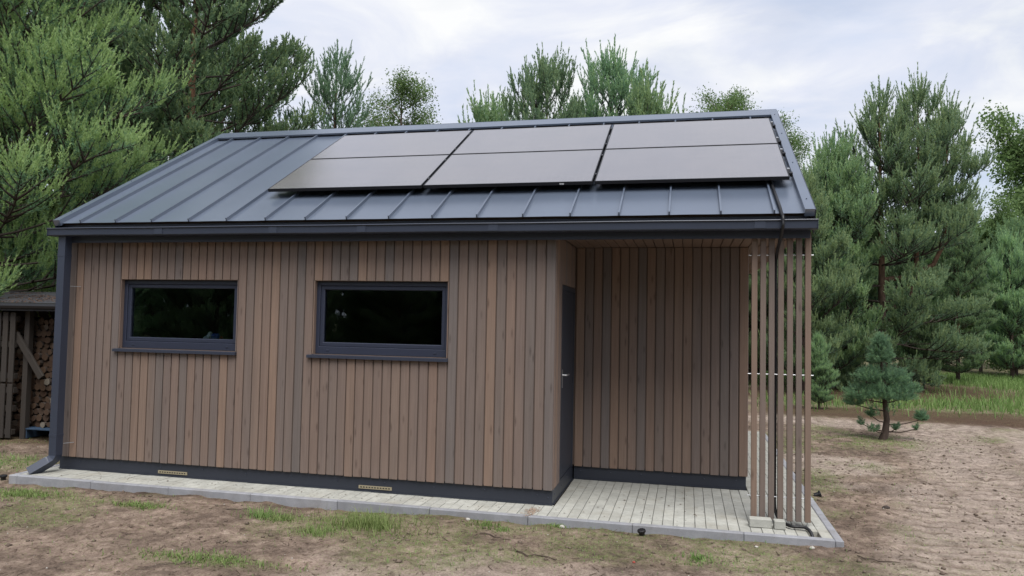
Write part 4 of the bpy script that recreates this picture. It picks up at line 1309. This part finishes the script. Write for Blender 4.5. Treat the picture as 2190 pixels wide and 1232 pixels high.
# ------------------------------------------------------------------ grass, weeds, litter
rs = np.random.RandomState(77)
def blades(x, y, z, h, wd, lean, age):
    n = len(x)
    b = np.stack([x, y, z], 1)
    az = rs.rand(n) * 6.283
    d = np.stack([np.cos(az), np.sin(az), np.zeros(n)], 1)
    s = np.stack([-np.sin(az + rs.randn(n) * .6), np.cos(az), np.zeros(n)], 1) * (wd / 2)[:, None]
    m = b + d * (lean * h * .35)[:, None] + np.array([0, 0, 1]) * (h * .62)[:, None]
    t = b + d * (lean * h)[:, None] + np.array([0, 0, 1]) * (h * np.sqrt(np.maximum(.1, 1 - .5 * lean ** 2)))[:, None]
    V = np.stack([b - s, b + s, m + s * .7, m - s * .7, t], 1).reshape(-1, 3)
    i = np.arange(n)[:, None] * 5
    F = np.concatenate([np.concatenate([i, i + 1, i + 2], 1), np.concatenate([i, i + 2, i + 3], 1), np.concatenate([i + 3, i + 2, i + 4], 1)])
    return V, F, np.repeat(np.clip(age, 0, 1), 5)
# distinct tufts
tuf = ['thick tuft of long bright grass in front of the second window',
       ]
TUFT = [(4.44, -1.05, .30, .14, 620, .16, 1.0, 'largest tuft of long bright green grass on the soil before the facade'),
        (3.33, -.97, .13, .08, 170, .12, .8, 'leafy green weed tuft below the second window, left of the big tuft'),
        (3.56, -1.03, .10, .07, 120, .07, .9, 'low clover-like weed right beside the leafy tuft'),
        (4.10, -1.36, .15, .09, 160, .10, .9, 'thin grass tuft at the lower left of the big tuft'),
        (1.95, -1.00, .24, .06, 220, .055, .9, 'flat bright weed strip on the soil under the left window'),
        (.42, -.95, .36, .13, 520, .06, .9, 'flat bright green weed mat near the downpipe spout'),
        (5.50, -.72, .14, .09, 90, .07, .6, 'sparse grass tuft close to the kerb before the porch corner'),
        (6.16, -.50, .07, .04, 60, .05, .9, 'tiny bright weed next to a pale stone at the kerb'),
        (7.45, -1.10, .12, .08, 110, .06, .6, 'small grass tuft on the soil in front of the slat screen'),
        (5.68, -.74, .04, .04, 40, .06, .9, 'single small bright weed plant near the kerb'),
        (3.65, -2.30, .45, .09, 420, .05, .8, 'low spreading grass patch at the bottom left of the photo')]
for cx, cy, rx, ry, n, h, ag, lab in TUFT:
    n = int(n * 1.7); q = rs.randn(n, 2) * (.35 + .75 * rs.rand(n, 1))
    x = cx + q[:, 0] * rx; y = cy + q[:, 1] * ry
    y = np.minimum(y, KF - .02)
    V, F, A = blades(x, y, ground_h(x, y) - .004, h * (.25 + .95 * rs.rand(n) ** 1.3), np.full(n, .005 if h > .08 else .008), .3 + 1.1 * rs.rand(n), ag * .78 + .22 * rs.randn(n))
    tri = np_mesh('grass_tuft', V - np.array([cx, cy, 0]), F, {'age': (A, 'FLOAT')})
    o = tag(link('grass_tuft', tri, GRASS, None, (cx, cy, 0)), lab, 'grass tuft', 'tufts on the bare soil')
    if rx > .4: o.name = 'grass_patch'; o['kind'] = 'stuff'
Vs, Fs, As, o_ = [], [], [], 0
def addb(x, y, h, wd, ln, age):
    global o_
    V, F, A = blades(x, y, ground_h(x, y) - .004, h, wd, ln, age)
    Vs.append(V); Fs.append(F + o_); As.append(A); o_ += len(V)
n = 330000
x = rs.uniform(-2.5, 12.6, n); y = rs.uniform(-3.4, 9.5, n)
g, l_, s_ = masks(x, y)
dk = np.maximum(np.maximum(KL - x, x - KR), np.maximum(KF - y, y - KB))
keep = (rs.rand(n) < (g ** 1.5) * .5 + .02) & (dk > .01)
x, y = x[keep], y[keep]; n = len(x)
addb(x, y, .012 + .030 * rs.rand(n), np.full(n, .0045), .3 + 1.0 * rs.rand(n), .55 + .3 * rs.randn(n))
n = 42000
x = rs.uniform(9, 24, n); y = rs.uniform(10.5, 28, n)
g, l_, s_ = masks(x, y)
keep = rs.rand(n) < g * (1 - .6 * l_)
x, y = x[keep], y[keep]; n = len(x)
addb(x, y, .10 + .22 * rs.rand(n), np.full(n, .018), .2 + .6 * rs.rand(n), .45 + .25 * rs.randn(n))
n = 5000
x = rs.uniform(-6, -.3, n); y = rs.uniform(-1.2, 1.7, n)
g, l_, s_ = masks(x, y); keep = rs.rand(n) < g
x, y = x[keep], y[keep]; n = len(x)
addb(x, y, .03 + .06 * rs.rand(n), np.full(n, .008), .3 + .7 * rs.rand(n), .5 + .25 * rs.randn(n))
me = np_mesh('grass', np.concatenate(Vs), np.concatenate(Fs), {'age': (np.concatenate(As), 'FLOAT')})
tag(link('grass', me, GRASS), 'short scattered grass growing on the soil and meadow', 'grass', kind='stuff')
print('grass tris', len(me.polygons))

# soil crumbs and litter (uncountable)
OCT = np.array([[1, 0, 0], [-1, 0, 0], [0, 1, 0], [0, -1, 0], [0, 0, 1], [0, 0, -1]], float)
OF = np.array([[0, 2, 4], [2, 1, 4], [1, 3, 4], [3, 0, 4], [2, 0, 5], [1, 2, 5], [3, 1, 5], [0, 3, 5]])
def crumbs(n, xr, yr, smin, smax, mat, name, label, cat):
    x = rs.uniform(*xr, n); y = rs.uniform(*yr, n)
    dk = np.maximum(np.maximum(KL - x, x - KR), np.maximum(KF - y, y - KB))
    k = dk > .02; x, y = x[k], y[k]; n = len(x)
    s = smin + (smax - smin) * rs.rand(n) ** 4
    sh = OCT[None] * (s[:, None, None] * (.6 + .8 * rs.rand(n, 6, 1))) * np.array([1, 1, .65])
    a = rs.rand(n) * 6.28; ca, sa = np.cos(a)[:, None], np.sin(a)[:, None]
    V = np.stack([sh[..., 0] * ca - sh[..., 1] * sa + x[:, None], sh[..., 0] * sa + sh[..., 1] * ca + y[:, None], sh[..., 2] + (ground_h(x, y) + s * .2)[:, None]], -1)
    F = (OF[None] + (np.arange(n) * 6)[:, None, None]).reshape(-1, 3)
    me = np_mesh(name, V.reshape(-1, 3), F)
    return tag(link(name, me, mat), label, cat, kind='stuff')
CLOD = concrete('soil_clod', (.10, .075, .058), (.20, .155, .12), 5, .95, 0, False)
STONE = concrete('pale_stone', (.38, .36, .32), (.52, .50, .46), 20, .8, 5.0, False)
crumbs(9000, (-2.4, 12.6), (-3.4, 7.5), .004, .028, CLOD, 'soil_clods', 'loose soil crumbs strewn over the bare ground', 'soil')
crumbs(1500, (-2.4, 12.6), (-3.4, 7.5), .003, .012, STONE, 'gravel', 'tiny pale gravel grains scattered over the soil', 'gravel')
# dry sticks and needles strewn over the soil
n = 9000
x = rs.uniform(-2.4, 12.6, n); y = rs.uniform(-3.4, 8.5, n)
dk = np.maximum(np.maximum(KL - x, x - KR), np.maximum(KF - y, y - KB)); k = dk > .05; x, y = x[k], y[k]; n = len(x)
L_ = .012 + .05 * rs.rand(n) ** 3; a = rs.rand(n) * 6.28
d3 = np.stack([np.cos(a), np.sin(a), .15 * rs.randn(n)], 1) * L_[:, None]; w3 = np.stack([-np.sin(a), np.cos(a), np.zeros(n)], 1) * (.0018 + .0012 * rs.rand(n))[:, None]
c = np.stack([x, y, ground_h(x, y) + .007], 1); h3 = np.array([0, 0, .004])
V = np.stack([c - d3 - w3, c - d3 + w3, c - d3 + h3, c + d3 - w3, c + d3 + w3, c + d3 + h3], 1).reshape(-1, 3)
i6 = np.arange(n)[:, None] * 6
F = np.concatenate([np.concatenate([i6 + a_, i6 + b_, i6 + c_, i6 + d_], 1) for a_, b_, c_, d_ in ((0, 1, 4, 3), (1, 2, 5, 4), (2, 0, 3, 5))])
DRY = concrete('dry_sticks', (.06, .045, .034), (.20, .15, .11), 3, .95, 0, False)
tag(link('forest_litter', np_mesh('forest_litter', V, F), DRY), 'dry needles and little sticks strewn over the soil', 'litter', kind='stuff')
# pine needles on the shed roof
n = 2500
x = rs.uniform(-4.5, -1.3, n); y = 1.8 + 1.6 * rs.rand(n)
k = fbm(x * 1.5, y * 2.5, 3, 4) > .50; x, y = x[k], y[k]; n = len(x)
z = 1.99 + (y - 1.72) * .26 / 1.78 + .006
a = rs.rand(n) * 6.28; dl = np.stack([np.cos(a), np.sin(a), np.full(n, .12)], 1) * .05; wv = np.stack([-np.sin(a), np.cos(a), np.zeros(n)], 1) * .008
c = np.stack([x, y, z], 1)
V = np.stack([c - dl - wv, c - dl + wv, c + dl], 1).reshape(-1, 3)
LIT = Mat('dry_needles', (.16, .075, .035), .9).m
tag(link('needle_litter', np_mesh('needle_litter', V, np.arange(len(V)).reshape(-1, 3)), LIT), 'rust-brown dry pine needles lying on the shed roof', 'needles', kind='stuff')
SANDM = concrete('spilled_sand', (.30, .22, .165), (.42, .32, .25), 5, .95, 0, False)
# single stones, cone, twigs, litter
def stone(x, y, r, label, mat=STONE, name='stone', cat='stone', zz=None):
    k = random.Random(int(x * 100)); V, Fc = [], []
    m, nn = 5, 8
    for j in range(m + 1):
        for i in range(nn):
            q = r * (1 + k.uniform(-.18, .18))
            V.append((x + q * sin(pi * j / m) * cos(2 * pi * i / nn) * 1.2, y + q * sin(pi * j / m) * sin(2 * pi * i / nn), (gz(x, y) if zz is None else zz) + r * .35 - q * .7 * cos(pi * j / m)))
    for j in range(m):
        for i in range(nn):
            Fc.append((j * nn + i, j * nn + (i + 1) % nn, (j + 1) * nn + (i + 1) % nn, (j + 1) * nn + i))
    return tag(obj(name, V, Fc, mat, None, True), label, cat)
stone(5.275, -.52, .022, 'pale pebble at the kerb in front of the facade')
stone(6.20, -.51, .026, 'beige pebble at the kerb before the porch corner')
stone(7.95, -.62, .014, 'white pebble by the kerb below the concrete blocks')
stone(8.42, -.56, .022, 'whitish stone chip at the right corner of the kerb')
CONE = Mat('cone_brown', (.035, .025, .02), .8).m
stone(9.43, 1.20, .032, 'dark pine cone lying on the sand right of the kerb', CONE, 'pine_cone', 'pine cone')
REDM = Mat('red_scrap', (.30, .05, .035), .6).m
stone(6.93, -1.31, .012, 'small red plastic scrap on the soil in the foreground', REDM, 'litter_scrap', 'litter')
TW = Mat('twig_brown', (.07, .05, .038), .9).m
for i, (ax, ay, bx, by, lab) in enumerate([(5.53, -1.02, 5.83, -1.11, 'thin dark twig on the soil below the porch corner'), (8.75, -.72, 9.06, -.88, 'dark twig on pale sand right of the kerb corner'),
                                (2.9, -.92, 3.1, -.86, 'short twig lying near the left weed tuft'), (5.95, -1.42, 6.3, -1.50, 'dark twig in the foreground below the porch')]):
    P = []
    for k in range(7):
        t = k / 6; x = ax + (bx - ax) * t + rnd.uniform(-.01, .01); y = ay + (by - ay) * t + rnd.uniform(-.02, .02)
        P.append((x, y, gz(x, y) + .008 + rnd.uniform(0, .008)))
    V, Fc = tube(P, [.006, .006, .0055, .005, .005, .004, .003], 6)
    tag(obj('twig', V, Fc, TW, None, True), lab, 'twig')

# dirt on the paving: dark crumbs on the porch, sand spilled at the corner
def spill(name, cx, cy, rx, ry, n, smin, smax, mat, label, cat):
    q = rs.randn(n, 2) * .6
    x = cx + q[:, 0] * rx; y = cy + q[:, 1] * ry
    sz = smin + (smax - smin) * rs.rand(n) ** 3
    sh = OCT[None] * (sz[:, None, None] * (.6 + .8 * rs.rand(n, 6, 1))) * np.array([1.3, 1, .35])
    V = np.stack([sh[..., 0] + x[:, None], sh[..., 1] + y[:, None], sh[..., 2] + .002 + (sz * .2)[:, None]], -1)
    F = (OF[None] + (np.arange(n) * 6)[:, None, None]).reshape(-1, 3)
    tag(link(name, np_mesh(name, V.reshape(-1, 3), F), mat), label, cat, kind='stuff')
spill('sand_spill', 5.86, -.26, .055, .15, 420, .002, .010, SANDM, 'brown sand spilled over the pavers at the porch corner', 'sand')
spill('porch_crumbs', 7.15, .30, 1.0, .55, 60, .003, .013, CLOD, 'dark crumbs and leaf bits scattered on the porch pavers', 'crumbs')
spill('strip_crumbs', 3.0, -.20, 3.2, .12, 260, .002, .009, CLOD, 'soil crumbs scattered on the narrow paver strip', 'crumbs')
